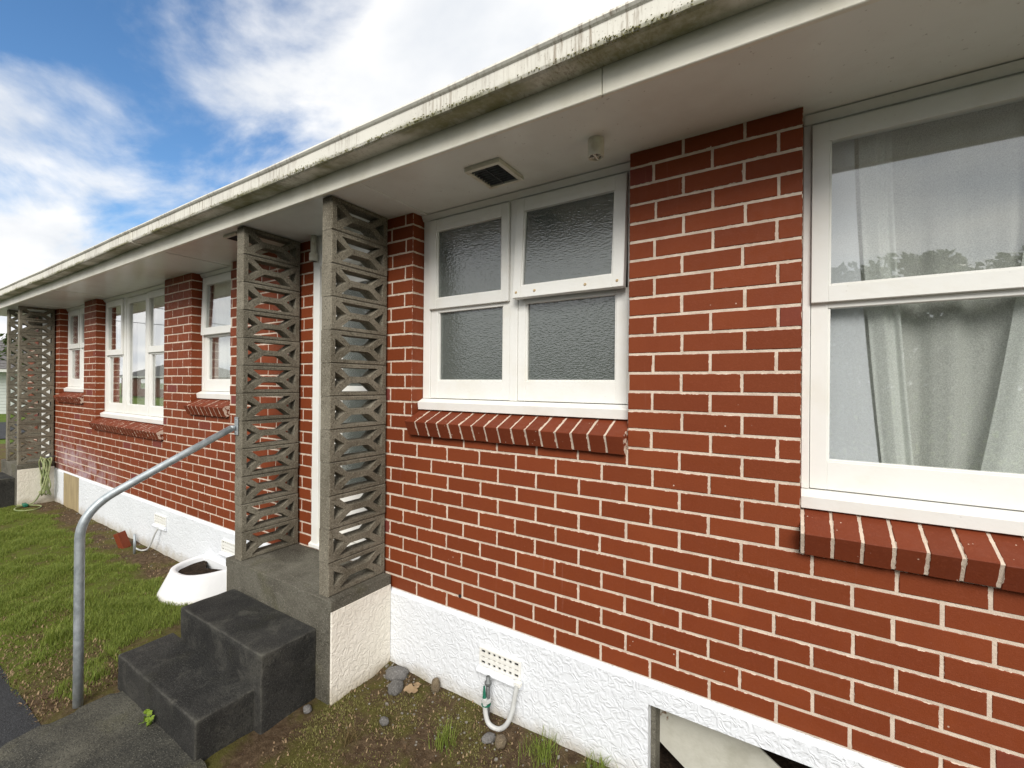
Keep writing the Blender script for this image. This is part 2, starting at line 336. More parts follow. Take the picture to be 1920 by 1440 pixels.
# ------------------------------------------------------------------ mesh helpers
def link(o, parent=None):
    COL.objects.link(o)
    if parent is not None: o.parent = parent
    return o
def empty(name, loc=(0, 0, 0)):
    o = bpy.data.objects.new(name, None); o.location = loc; o.empty_display_size = 0.1
    return link(o)
def tag(o, label=None, cat=None, group=None, kind=None):
    if label: o['label'] = label
    if cat: o['category'] = cat
    if group: o['group'] = group
    if kind: o['kind'] = kind
    return o
def smooth(me, on=True):
    me.polygons.foreach_set('use_smooth', [on] * len(me.polygons))
def mesh(name, v, f, mat=None, sm=False):
    me = bpy.data.meshes.new(name); me.from_pydata(v, [], f); me.update()
    if mat: me.materials.append(MAT[mat] if isinstance(mat, str) else mat)
    if sm: smooth(me)
    return me
def obj(name, me, parent=None, loc=None):
    o = bpy.data.objects.new(name, me)
    link(o, parent)
    if parent is not None and any(parent.location): pass
    if loc is not None: o.location = loc
    return o
class MB:
    def __init__(s): s.v = []; s.f = []
    def box(s, x0, x1, y0, y1, z0, z1):
        b = len(s.v)
        s.v += [(x0, y0, z0), (x1, y0, z0), (x1, y1, z0), (x0, y1, z0), (x0, y0, z1), (x1, y0, z1), (x1, y1, z1), (x0, y1, z1)]
        s.f += [tuple(b + i for i in q) for q in ((0, 3, 2, 1), (4, 5, 6, 7), (0, 1, 5, 4), (1, 2, 6, 5), (2, 3, 7, 6), (3, 0, 4, 7))]
        return s
    def prism_x(s, prof, x0, x1):      # prof: list of (y,z), counter-clockwise seen from +x
        b = len(s.v); n = len(prof)
        s.v += [(x0, y, z) for y, z in prof] + [(x1, y, z) for y, z in prof]
        s.f += [tuple(b + i for i in reversed(range(n))), tuple(b + n + i for i in range(n))]
        for i in range(n):
            j = (i + 1) % n; s.f.append((b + i, b + j, b + n + j, b + n + i))
        return s
    def prism_y(s, prof, y0, y1):
        b = len(s.v); n = len(prof)
        s.v += [(x, y0, z) for x, z in prof] + [(x, y1, z) for x, z in prof]
        s.f += [tuple(b + i for i in range(n)), tuple(b + n + i for i in reversed(range(n)))]
        for i in range(n):
            j = (i + 1) % n; s.f.append((b + i, b + n + i, b + n + j, b + j))
        return s
    def tube(s, pts, r, n=10, cap=True):
        b = len(s.v); P = [Vector(p) for p in pts]; rad = r if isinstance(r, (list, tuple)) else [r] * len(P)
        up = Vector((0, 0, 1)); prev = None
        for i, p in enumerate(P):
            d = (P[min(i + 1, len(P) - 1)] - P[max(i - 1, 0)]).normalized()
            if prev is None:
                a = d.cross(up);
                if a.length < 1e-3: a = d.cross(Vector((1, 0, 0)))
                a.normalize()
            else:
                a = (prev - d * prev.dot(d)).normalized()
            prev = a; c = d.cross(a)
            for k in range(n):
                an = 2 * math.pi * k / n
                s.v.append(tuple(p + (a * math.cos(an) + c * math.sin(an)) * rad[i]))
        for i in range(len(P) - 1):
            for k in range(n):
                k2 = (k + 1) % n
                s.f.append((b + i * n + k, b + i * n + k2, b + (i + 1) * n + k2, b + (i + 1) * n + k))
        if cap:
            s.f.append(tuple(b + k for k in reversed(range(n)))); e = b + (len(P) - 1) * n
            s.f.append(tuple(e + k for k in range(n)))
        return s
    def build(s, name, mat, parent=None, bevel=0.0, seg=1, sm=False):
        me = mesh(name, s.v, s.f, mat, sm)
        bm = bmesh.new(); bm.from_mesh(me)
        bmesh.ops.recalc_face_normals(bm, faces=bm.faces)
        if bevel: bmesh.ops.bevel(bm, geom=bm.edges[:], offset=bevel, segments=seg, affect='EDGES', profile=0.5)
        bm.to_mesh(me); bm.free()
        return obj(name, me, parent)
def spline(P, n=8):
    P = [Vector(p) for p in P]; out = []
    for i in range(len(P) - 1):
        p0 = P[max(i - 1, 0)]; p1 = P[i]; p2 = P[i + 1]; p3 = P[min(i + 2, len(P) - 1)]
        for k in range(n):
            t_ = k / n
            out.append(0.5 * ((2 * p1) + (p2 - p0) * t_ + (2 * p0 - 5 * p1 + 4 * p2 - p3) * t_ ** 2 + (3 * p1 - p0 - 3 * p2 + p3) * t_ ** 3))
    out.append(P[-1]); return out
def fn(x, y, s=1.0, seed=0.0):   # cheap smooth noise -1..1
    return (math.sin(x * 1.7 * s + seed) * math.cos(y * 2.3 * s + seed * 1.3) + 0.5 * math.sin(x * 4.1 * s + y * 3.3 * s + seed * 2.1) + 0.3 * math.cos(y * 7.7 * s - x * 6.1 * s + seed)) / 1.8

# bricks: box with chamfered front, uv layers pos / dim / rnd
def brick_arrays(x0, x1, y0, y1, z0, z1, ch=0.003, cx=0.0, cy=0.0, cz=0.0):
    w, h = x1 - x0, z1 - z0
    v = [(x0 + ch, y0, z0 + ch), (x1 - ch, y0, z0 + ch), (x1 - ch, y0, z1 - ch), (x0 + ch, y0, z1 - ch),
         (x0, y0 + ch, z0), (x1, y0 + ch, z0), (x1, y0 + ch, z1), (x0, y0 + ch, z1),
         (x0, y1, z0), (x1, y1, z0), (x1, y1, z1), (x0, y1, z1)]
    f = [(0, 1, 2, 3), (4, 5, 1, 0), (5, 6, 2, 1), (6, 7, 3, 2), (7, 4, 0, 3), (8, 9, 5, 4), (9, 10, 6, 5), (10, 11, 7, 6), (11, 8, 4, 7)]
    uv = [(p[0] - x0, p[2] - z0) for p in v]
    # on the side faces run uv along depth so the mortar paint follows those edges too
    d = y1 - y0
    lu = []
    for fi, q in enumerate(f):
        for k in q:
            if fi in (6, 8): lu.append((v[k][1] - y0, uv[k][1], d * 2, h))
            else: lu.append((uv[k][0], uv[k][1], w, h))
    v = [(a - cx, b - cy, c - cz) for a, b, c in v]
    return v, f, lu
def brick_mesh(name, packs, mat):
    V, F, UP, UD, UR = [], [], [], [], []
    for (v, f, lu) in packs:
        b = len(V); V += v; F += [tuple(b + i for i in q) for q in f]
        r1, r2 = rng.random(), rng.random()
        for a in lu: UP += a[:2]; UD += a[2:]; UR += (r1, r2)
    me = mesh(name, V, F, mat)
    for nm, dat in (('pos', UP), ('dim', UD), ('rnd', UR)):
        me.uv_layers.new(name=nm).data.foreach_set('uv', dat)
    return me

# ------------------------------------------------------------------ ground
def sheet(name, x0, x1, y0, y1, z, mat, nx=1, ny=1, hf=None):
    V = []; F = []
    for j in range(ny + 1):
        for i in range(nx + 1):
            x = x0 + (x1 - x0) * i / nx; y = y0 + (y1 - y0) * j / ny
            V.append((x, y, z + (hf(x, y) if hf else 0)))
    for j in range(ny):
        for i in range(nx):
            a = j * (nx + 1) + i; F.append((a, a + 1, a + nx + 2, a + nx + 1))
    o = obj(name, mesh(name, V, F, mat, True)); o['kind'] = 'structure'; return o
def soil_h(x, y):
    h = 0.012 * fn(x, y, 2.2, 1.0) + 0.008 * fn(x, y, 7.0, 2.0)
    if x > -1.45: h += 0.05 * math.exp(-((y + 0.02) / 0.10) ** 2) * (0.4 + 0.6 * max(0, fn(x, 0, 1.5, 3)))
    e = max(0.0, min(1.0, (y + 1.40) / 0.15)); return h * e - 0.02 * (1 - e)
sheet('ground', -500, 500, -500, 500, -0.06, 'turf')
sheet('garden_soil', -14.0, 3.4, -1.42, 0.3, 0.0, 'soil', 420, 42, soil_h)
sheet('path', -14.0, 12.0, -11.5, -1.36, -0.012, 'asphalt', 120, 30, lambda x, y: 0.004 * fn(x, y, 2, 4) + (0.010 * math.exp(-((y + 1.36) / 0.02) ** 2) * 0))
sheet('road', -28.5, -20.2, -60, 60, -0.03, 'asphalt')
sheet('yard_soil', -18.6, -14.0, -12, 12, -0.035, 'soil')

# ------------------------------------------------------------------ the house
house = empty('brick_house', (0, 0, 0))
tag(house, 'long single-storey red brick house with cream mortar lines and white windows', 'house')
ZT, CO, BL = 2.9, 0.086, 0.24
SOFF = 2.887; PL = 0.492
XL, XR = -10.3, 3.4
# openings: x0, x1, z0 (brick stops here), all run up to the soffit
OPEN = [(-8.53, -7.42, 1.515), (-6.97, -4.88, 1.18), (-4.263, -3.50, 1.515), (-2.25, -1.49, 0.60), (-1.255, 0.126, 1.515), (0.80, 2.95, 1.18), (-9.32, -8.80, 0.60)]
OPEN.sort()
# mortar core
wall = MB(); xs = XL
for (a, b, z0) in OPEN:
    wall.box(xs + (0.003 if xs > XL else 0), a - 0.003, 0.0025, 0.112, PL + 0.001, SOFF + 0.02)
    wall.box(a - 0.003, b + 0.003, 0.0025, 0.112, PL + 0.001, z0 - 0.004)
    xs = b
wall.box(xs + 0.003, XR, 0.0025, 0.112, PL + 0.001, SOFF + 0.02)
wall_o = wall.build('wall', 'mortar', house)
specs = []
for r in range(1, 29):
    zb = ZT - CO * r + 0.005; zt = ZT - CO * (r - 1) - 0.005
    off = 0.0 if r % 2 == 0 else 0.5
    joints = []
    n0 = int(math.floor(XL / BL)) - 1
    x = []
    for n in range(n0, int(XR / BL) + 3):
        x.append((n + off) * BL + rng.uniform(-0.006, 0.006))
    for i in range(len(x) - 1):
        segs = [(x[i] + 0.0048, x[i + 1] - 0.0048)]
        for (a, b, z0) in OPEN:
            if (zb + zt) / 2 < z0: continue
            ns = []
            for (p, q) in segs:
                if q <= a or p >= b: ns.append((p, q)); continue
                if p < a: ns.append((p, a))
                if q > b: ns.append((b, q))
            segs = ns
        for (p, q) in segs:
            p = max(p, XL); q = min(q, XR)
            if q - p > 0.018: specs.append((p, q, zb, zt))
def px(P):
    d = Vector(P) - CAM; w_ = d.dot(_f)
    if w_ <= 0: return None
    return 960 + 840.11 * d.dot(_r2) / w_, 720 - 840.11 * d.dot(_u2) / w_, w_
scored = []
for s_ in specs:
    c_ = ((s_[0] + s_[1]) / 2, 0, (s_[2] + s_[3]) / 2)
    q = px(c_); sc = -1
    if q and -20 < q[0] < 1940 and -10 < q[1] < 1450:
        d = (Vector(c_) - CAM).length
        sc = (s_[1] - s_[0]) / d ** 3
    scored.append((sc, s_))
scored.sort(key=lambda a: -a[0])
near = [s_ for sc, s_ in scored[:296]]; rest = [s_ for sc, s_ in scored[296:]]
full = []
for k in range(10):
    w_ = 0.2304
    full.append(brick_mesh('brick', [brick_arrays(-w_ / 2, w_ / 2, 0, 0.11, -0.038, 0.038)], 'brick'))
for (p, q, zb, zt) in near:
    cx, cz = (p + q) / 2, (zb + zt) / 2
    yj = rng.uniform(-0.0015, 0.001)
    if abs((q - p) - 0.2304) < 0.009 and zt < SOFF:
        o = obj('brick', full[rng.randrange(10)], wall_o); o.scale = ((q - p) / 0.2304, 1, 1)
    else:
        zt2 = min(zt, SOFF - 0.001); cz = (zb + zt2) / 2
        o = obj('brick', brick_mesh('brick', [brick_arrays(p, q, 0, 0.11, zb, zt2, cx=cx, cy=0, cz=cz)], 'brick'), wall_o)
    o.location = (cx, yj, cz); o.rotation_euler = (0, rng.uniform(-0.004, 0.004), rng.uniform(-0.002, 0.002))
packs = []
for (p, q, zb, zt) in rest:
    yj = rng.uniform(-0.0015, 0.001); zj = rng.uniform(-0.001, 0.001)
    packs.append(brick_arrays(p, q, yj, yj + 0.11, zb + zj, min(zt + zj, SOFF - 0.001)))
o = obj('brickwork', brick_mesh('brickwork', packs, 'brick'), wall_o); o['kind'] = 'stuff'

# rest of the shell
sh = MB(); sh.box(XL, XL + 0.11, 0.115, 7.0, 0, SOFF + 0.02).box(XR - 0.11, XR, 0.115, 7.0, 0, SOFF + 0.02).box(XL + 0.11, XR - 0.11, 6.89, 7.0, 0, SOFF + 0.02)
sh.build('end_wall', 'farbrick', house)
rm = MB(); rm.box(XL + 0.12, XR - 0.12, 3.0, 3.1, 0.60, SOFF).box(-3.05, -2.95, 0.2, 3.0, 0.60, SOFF).box(0.3, 0.4, 0.2, 3.0, 0.6, SOFF).box(-4.75, -4.65, 0.2, 3.0, 0.6, SOFF).box(-7.25, -7.15, .2, 3, .6, SOFF).box(-1.40, -1.34, .2, 3, .6, SOFF)
rm.build('interior_wall', 'inner_wall', house)
MB().box(XL + 0.115, XR - 0.115, 0.115, 6.88, 0.54, 0.598).build('interior_floor', 'carpet', house)
MB().box(XL + 0.115, XR - 0.115, 0.135, 6.88, SOFF + 0.005, SOFF + 0.02).build('interior_ceiling', 'inner_wall', house)

# foundation, splayed smooth lip along its top
fd = MB()
PB = -0.15
HX0, HX1, HZ = 0.235, 1.22, 0.388
lip = [(0.11, PB), (-0.016, PB), (-0.016, PL - 0.022), (-0.002, PL), (0.11, PL)]
for (a, b) in ((XL, -8.20), (-7.51, -2.575), (-2.575, -1.44), (-1.44, HX0), (HX1, XR)):
    fd.prism_x(lip, a, b)
fd.prism_x([(0.11, HZ), (-0.016, HZ), (-0.016, PL - 0.022), (-0.002, PL), (0.11, PL)], HX0, HX1)
fd.prism_x([(0.11, 0.478), (-0.016, 0.478), (-0.016, PL - 0.010), (-0.002, PL), (0.11, PL)], -8.20, -7.51)
fd.build('foundation', 'stucco', house)
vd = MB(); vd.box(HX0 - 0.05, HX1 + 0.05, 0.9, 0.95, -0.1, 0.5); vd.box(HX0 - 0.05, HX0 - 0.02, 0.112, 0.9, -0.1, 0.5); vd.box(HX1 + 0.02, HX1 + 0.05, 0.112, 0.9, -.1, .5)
vd.build('crawl_space_shade', 'hole_shade', house)  # near-black boards paint the darkness behind the access hole

# soffit panels, battens, fascia, gutter, roof
sj = [XL - 0.2, -8.3, -6.67, -3.67, -1.215, 2.3, XR + 0.2]
for a, b in zip(sj[:-1], sj[1:]):
    MB().box(a + 0.0015, b - 0.0015, -0.462, 0.13, SOFF, SOFF + 0.006).build('soffit_panel', 'soffit', house)
for x in sj[1:-1]:
    if x == 2.3: continue
    MB().box(x - 0.018, x + 0.018, -0.460, -0.003 if not any(a < x < b for a, b, _ in OPEN) else 0.085, SOFF - 0.006, SOFF - 0.0005).build('batten', 'soffit', house, 0.002)
for a, b in ((XL - 0.2, -5.4), (-5.4, 0.175), (0.175, XR + 0.2)):
    MB().box(a + 0.0012, b - 0.0012, -0.485, -0.464, SOFF - 0.014, 3.04).build('fascia_board', 'fascia', house, 0.003)
gp = [(-0.487, 3.06), (-0.487, 2.972), (-0.575, 2.968), (-0.588, 2.974), (-0.592, 2.985), (-0.592, 3.044), (-0.600, 3.050), (-0.606, 3.058), (-0.603, 3.068), (-0.594, 3.072), (-0.586, 3.066), (-0.586, 2.992), (-0.578, 2.978), (-0.495, 2.979), (-0.493, 3.06)]
for a, b in ((XL - 0.25, -3.92), (-3.917, XR + 0.3)):
    g = MB(); n = len(gp); st = max(2, int((b - a) / 0.2)); V = []; F = []
    for i in range(st + 1):
        x = a + (b - a) * i / st; dz = 0.003 * math.sin(x * 1.3) + 0.0015 * math.sin(x * 4.1)
        V += [(x, y, z + dz) for y, z in gp]
    for i in range(st):
        for k in range(n):
            k2 = (k + 1) % n; F.append((i * n + k, (i + 1) * n + k, (i + 1) * n + k2, i * n + k2))
    F += [tuple(range(n)), tuple(st * n + k for k in reversed(range(n)))]
    g.v, g.f = V, F; g.build('gutter', 'gutter', house)
gj = MB(); gj.prism_x([(y * 1.0 - (0.004 if y < -.5 else 0), z - (0.004 if z < 2.98 else 0)) for y, z in gp[:7]] + [(-0.604, 3.03), (-0.598, 2.972), (-0.583, 2.962), (-0.495, 2.966)][:0], -3.935, -3.90)
gj.build('gutter_bracket', 'gutter', house)
rf = MB()
rp = [(-0.55, 3.075), (3.5, 4.10), (7.55, 3.075), (7.55, 3.045), (3.5, 4.07), (-0.55, 3.045)]
rf.prism_x(rp, XL - 0.3, XR + 0.3); rf.build('roof', 'tile', house)
# moss along the gutter's lower lip
V, F, U = [], [], []
for i in range(12000):
    x = rng.uniform(-9.5, 1.4)
    dn = fn(x, 0.3, 1.7, 5) + 0.5 * fn(x, 1.0, 5.0, 2)
    if x > -2.2: dn += 0.35
    if dn < rng.uniform(-0.3, 1.1): continue
    y = -0.590 + rng.uniform(-0.004, 0.012); z = 2.974 + 0.003 * math.sin(x * 1.3) + abs(rng.gauss(0, 0.010)) * (1 if y < -0.587 else 0)
    r_ = rng.uniform(0.0012, 0.0036); b = len(V); c_ = rng.random()
    if z > 2.976: y = -0.594
    for k in range(4):
        a = k * math.pi / 2 + rng.random(); V.append((x + r_ * math.cos(a) * 1.3, y + 0.002, z + r_ * math.sin(a)))
    V.append((x, y - r_ * 0.9, z - r_ * 0.9))
    for k in range(4): F.append((b + k, b + (k + 1) % 4, b + 4)); U += [c_, 0] * 3
MAT['lichen'] = mk_leaf('lichen', (0.20, 0.19, 0.07), (0.40, 0.38, 0.18), 0.3, 0.9)
me = mesh('gutter_moss', V, F, 'lichen'); me.uv_layers.new(name='rnd').data.foreach_set('uv', U)
o = obj('gutter_moss', me, house); o['kind'] = 'stuff'

# windows ------------------------------------------------------------
def window(x0, x1, zs, lights, mid, glass, tilt=None, name='window', top=SOFF - 0.001, sill_h=0.07, br=0.11):
    """frame mesh with its sashes, panes and sill board as children; lights = [(glass_x0, glass_x1, kind)]"""
    fz0 = zs + sill_h; tg = 2.772
    fr = MB()
    yf, yb = 0.098, 0.165
    first, last = lights[0], lights[-1]
    # jambs and mullions
    edges = [(x0 + 0.002, first[0] - 0.058)]
    for L, N in zip(lights[:-1], lights[1:]): edges.append((L[1] + 0.050, N[0] - 0.050))
    edges.append((last[1] + 0.058, x1 - 0.002))
    for (a, b) in edges: fr.box(a, b, yf, yb, fz0, top)
    for (a, b), (c_, d_) in zip(edges[:-1], edges[1:]): fr.box(b, c_, yf, yb, 2.846, top)
    w_ = fr.build(name, 'white', house, 0.002)
    # scotia under the soffit
    MB().prism_x([(0.097, top - 0.034), (0.088, top - 0.034), (0.070, top - 0.004), (0.097, top - 0.004)], x0 + 0.004, x1 - 0.004).build('head_trim', 'white', w_)
    MB().prism_x([(0.165, zs), (0.056, zs), (0.050, zs + sill_h - 0.022), (0.095, zs + sill_h - 0.002), (0.165, zs + sill_h - 0.002)], x0 + 0.002, x1 - 0.002).build('sill_board', 'white', w_, 0.0015)
    gt = 0.004
    for li, (ga, gb, kind) in enumerate(lights):
        sa, sb_ = ga - (0.056 if li == 0 else 0.048), gb + (0.056 if li == len(lights) - 1 else 0.048)
        def sash(z0, z1, y0, brl, trl, nm, ang=0.0):
            q = MB()
            q.box(sa, ga, y0, y0 + 0.04, z0, z1).box(gb, sb_, y0, y0 + 0.04, z0, z1)
            q.box(ga, gb, y0 + 0.001, y0 + 0.039, z0, z0 + brl).box(ga, gb, y0 + 0.001, y0 + 0.039, z1 - trl, z1)
            # glazing beads
            bd = 0.008
            q.box(ga, ga + bd, y0 + 0.006, y0 + 0.022, z0 + brl, z1 - trl).box(gb - bd, gb, y0 + 0.006, y0 + 0.022, z0 + brl, z1 - trl)
            q.box(ga + bd, gb - bd, y0 + 0.006, y0 + 0.022, z0 + brl, z0 + brl + bd)
            s_ = q.build(nm, 'white', w_, 0.0015)
            g_ = MB(); yy = y0 + 0.022
            g_.v = [(ga, yy, z0 + brl), (gb, yy, z0 + brl), (gb, yy, z1 - trl), (ga, yy, z1 - trl)]
            g_.v += [(x, y + gt, z) for x, y, z in g_.v]
            g_.f = [(0, 1, 2, 3), (7, 6, 5, 4), (0, 4, 5, 1), (1, 5, 6, 2), (2, 6, 7, 3), (3, 7, 4, 0)]
            p_ = g_.build('pane', glass, w_)
            if ang:
                mt = Matrix.Translation((0, y0, z1)) @ Matrix.Rotation(ang, 4, 'X') @ Matrix.Translation((0, -y0, -z1))
                s_.data.transform(mt); p_.data.transform(mt)
        if kind == 'fixed':
            sash(fz0 + 0.002, 2.8425, 0.104, br, 0.072, 'fixed_sash')
        else:
            sash(fz0 + 0.002, mid - 0.004, 0.104, br, 0.03, 'lower_sash')
            sash(mid - 0.012, 2.8415, 0.082, 0.062, 0.073, 'upper_sash', -R(tilt.get(li, 0)) if tilt else 0)
    return w_
def sill(x0, x1, zb, n, cl_=0.004):
    """row of bricks on edge, sloping out; zb = z of the top back edge"""
    core = MB()
    P = [(0.095, zb), (-0.066, zb - 0.071), (-0.028, zb - 0.160), (0.105, zb - 0.105)]
    ce = [(0.093, zb - 0.004), (-0.0625, zb - 0.073), (-0.027, zb - 0.156), (0.10, zb - 0.102)]
    core.prism_x(ce, x0 + cl_, x1 - 0.004); c_ = core.build('window_sill', 'mortar', house)
    pit = (x1 - x0) / n
    for i in range(n):
        a, b = x0 + i * pit + 0.0045, x0 + (i + 1) * pit - 0.0045
        if i == 0: a -= 0.0045
        if i == n - 1: b += 0.0045
        j = rng.uniform(-0.002, 0.002); q = [(y - 0, z + j) for y, z in P]
        ch = 0.003; cxm = (a + b) / 2
        w_ = b - a
        V = [(x - cxm, y, z) for x in (a, b) for y, z in q]
        F = [(0, 3, 2, 1), (4, 5, 6, 7), (0, 1, 5, 4), (1, 2, 6, 5), (2, 3, 7, 6), (3, 0, 4, 7)]
        me = bpy.data.meshes.new('sill_brick'); me.from_pydata(V, [], F)
        bm = bmesh.new(); bm.from_mesh(me); bmesh.ops.recalc_face_normals(bm, faces=bm.faces)
        u1, u2, u3 = (bm.loops.layers.uv.new(k) for k in ('pos', 'dim', 'rnd'))
        bmesh.ops.bevel(bm, geom=bm.edges[:], offset=0.0025, segments=1, affect='EDGES')
        r1, r2 = rng.random(), rng.random() * 0.9
        for f_ in bm.faces:
            for lp in f_.loops:
                lp[u1].uv = (lp.vert.co.x + w_ / 2, 0.05); lp[u2].uv = (w_, 0.5); lp[u3].uv = (r1, r2)
        bm.to_mesh(me); bm.free(); me.materials.append(MAT['sill_brick'])
        obj('sill_brick', me, c_, (cxm, 0, 0))
ZS2, ZS3 = 1.648, 1.338
w2 = window(-1.255, 0.126, ZS2, [(-1.135, -0.640, 'sash'), (-0.490, 0.030, 'sash')], 2.295, 'obscure', {1: 4.5})
sill(-1.250, 0.124, ZS2 + 0.004, 16)
w3 = window(0.80, 2.95, ZS3, [(0.887, 1.66, 'sash'), (1.82, 2.80, 'fixed')], 2.155, 'glass')
sill(0.813, 2.95, ZS3 + 0.004, 25, -0.0115)
w1 = window(-4.263, -3.50, ZS2, [(-4.165, -3.62, 'sash')], 2.285, 'glass', {0: 1.5})
sill(-4.255, -3.50, ZS2 + 0.004, 9)
w0 = window(-6.97, -4.88, ZS3, [(-6.84, -6.375, 'sash'), (-6.20, -5.68, 'fixed'), (-5.52, -5.00, 'sash')], 2.155, 'glass')
sill(-6.965, -4.88, ZS3 + 0.004, 24)
wm = window(-8.53, -7.42, ZS2, [(-8.42, -8.02, 'sash'), (-7.88, -7.53, 'sash')], 2.295, 'obscure')
sill(-8.52, -7.42, ZS2 + 0.004, 13)
t = NT('rusty_screw'); MAT['rust'] = t.done(t.mix(t.ramp(t.noise(200, 3), 0.4, 0.6), (0.42, 0.26, 0.10), (0.60, 0.48, 0.30)), 0.8)
for x in (-0.515, -0.40, -0.11, 0.055): MB().tube([(x, 0.0415, 2.314), (x, 0.0375, 2.314)], [0.008, 0.006], 9).build('screw_head', 'rust', w2)
tag(w2, 'two-light window of obscure glass with its right upper sash pushed open')
tag(w3, 'large window with net curtains at the right edge')

# doors
def door(x0, x1):
    d = MB(); d.box(x0 + 0.002, x0 + 0.075, -0.022, 0.16, 0.612, SOFF - 0.001).box(x1 - 0.062, x1 - 0.002, -0.022, 0.16, 0.612, SOFF - 0.001).box(x0 + 0.075, x1 - 0.062, -0.020, 0.16, 2.66, SOFF - 0.001)
    f_ = d.build('door_frame', 'white', house, 0.003)
    MB().prism_x([(0.16, 0.596), (-0.03, 0.596), (-0.03, 0.62), (0.03, 0.655), (0.16, 0.655)], x0 - 0.02, x1 - 0.02).build('threshold', 'white', f_, 0.002)
    a, b = x0 + 0.078, x1 - 0.066
    l = MB(); l.box(a, a + 0.10, 0.09, 0.13, 0.66, 2.655).box(b - 0.10, b, 0.09, 0.13, 0.66, 2.655)
    l.box(a + 0.10, b - 0.10, 0.091, 0.129, 0.66, 1.02).box(a + 0.10, b - 0.10, 0.091, 0.129, 2.54, 2.655).box(a + 0.10, b - 0.10, 0.091, 0.129, 1.70, 1.79)
    dl = l.build('door', 'white', house, 0.002)
    MB().box(a + 0.098, b - 0.098, 0.108, 0.113, 1.02, 1.70).build('pane', 'obscure', dl)
    MB().box(a + 0.098, b - 0.098, 0.108, 0.113, 1.79, 2.54).build('pane', 'obscure', dl)
    MB().tube([(b - 0.05, 0.088, 1.62), (b - 0.05, 0.045, 1.62), (b - 0.16, 0.040, 1.62)], 0.009, 8).build('handle', 'galv', dl, sm=True)
door(-2.25, -1.49); door(-9.32, -8.80)

# soffit fittings
v = MB()
vx, vy = -0.517, -0.172
hw, hh = 0.105, 0.115
zt, zb = SOFF - 0.0005, SOFF - 0.022
fw = 0.022
v.box(vx - hw, vx + hw, vy - hh, vy - hh + fw, zb, zt).box(vx - hw, vx + hw, vy + hh - fw, vy + hh, zb, zt)
v.box(vx - hw, vx - hw + fw, vy - hh + fw, vy + hh - fw, zb, zt).box(vx + hw - fw, vx + hw, vy - hh + fw, vy + hh - fw, zb, zt)
vo = v.build('soffit_vent', 'beige', house, 0.002)
MB().box(vx - hw + fw, vx + hw - fw, vy - hh + fw, vy + hh - fw, zt - 0.004, zt - 0.001).build('duct_shade_plate', 'hole_shade', vo)  # flat black plate painting the shade above the slats
for i in range(8):
    y = vy - hh + fw + (i + 0.7) * (2 * (hh - fw)) / 8.4
    MB().box(vx - hw + fw, vx + hw - fw, y, y + 0.0032, zb + 0.003, zt - 0.006).build('slat', 'greypipe', vo)
MB().box(vx - 0.002, vx + 0.002, vy - hh + fw, vy + hh - fw, zb + 0.0015, zb + 0.0028).build('slat', 'greypipe', vo)
# small copy of the vent further along
v = MB(); v.box(-2.78, -2.60, -0.40, -0.22, SOFF - 0.02, SOFF - 0.0005); vo2 = v.build('soffit_vent', 'beige', house, 0.003)
MB().box(-2.76, -2.62, -0.38, -0.24, SOFF - 0.022, SOFF - 0.0203).build('duct_shade_plate', 'hole_shade', vo2)  # black plate under the solid vent, painted shade instead of an opening
# capped overflow pipe
pc = (0.035, -0.19); ring = MB()
n = 24; ro, ri = 0.035, 0.030; z1, z0 = SOFF - 0.001, SOFF - 0.078
V = []; F = []
for k in range(n):
    a = 2 * math.pi * k / n; c_, s_ = math.cos(a), math.sin(a)
    V += [(pc[0] + ro * c_, pc[1] + ro * s_, z1), (pc[0] + ro * c_, pc[1] + ro * s_, z0), (pc[0] + ri * c_, pc[1] + ri * s_, z0), (pc[0] + ri * c_, pc[1] + ri * s_, z1 - 0.01)]
for k in range(n):
    a, b = 4 * k, 4 * ((k + 1) % n)
    F += [(a, b, b + 1, a + 1), (a + 1, b + 1, b + 2, a + 2), (a + 2, b + 2, b + 3, a + 3)]
ring.v, ring.f = V, F; po = ring.build('overflow_pipe', 'beige', house, sm=True)
q = MB()
q.box(pc[0] - 0.0275, pc[0] + 0.0275, pc[1] - 0.004, pc[1] + 0.004, z0 + 0.002, z0 + 0.010).box(pc[0] - 0.004, pc[0] + 0.004, pc[1] - 0.0275, pc[1] - 0.0042, z0 + 0.002, z0 + 0.010).box(pc[0] - 0.004, pc[0] + 0.004, pc[1] + 0.0042, pc[1] + 0.0275, z0 + 0.002, z0 + 0.010)
q.build('grille', 'beige', po)
MB().tube([(pc[0], pc[1], z0 + 0.012), (pc[0], pc[1], z0 + 0.016)], 0.0297, 20).build('bore_shade_disc', 'hole_shade', po)  # black disc closing the pipe, painted as its dark inside
# pipe at the door head
q = MB().tube([(-2.205, -0.052, SOFF - 0.001), (-2.205, -0.052, 2.70)], 0.020, 14); dp = q.build('vent_pipe', 'beige', house, sm=True)
MB().tube([(-2.205, -0.052, 2.76), (-2.205, -0.052, 2.755), (-2.205, -0.052, 2.705), (-2.205, -0.052, 2.70)], [0.024, 0.03, 0.03, 0.024], 14).build('coupling', 'beige', dp, sm=True)

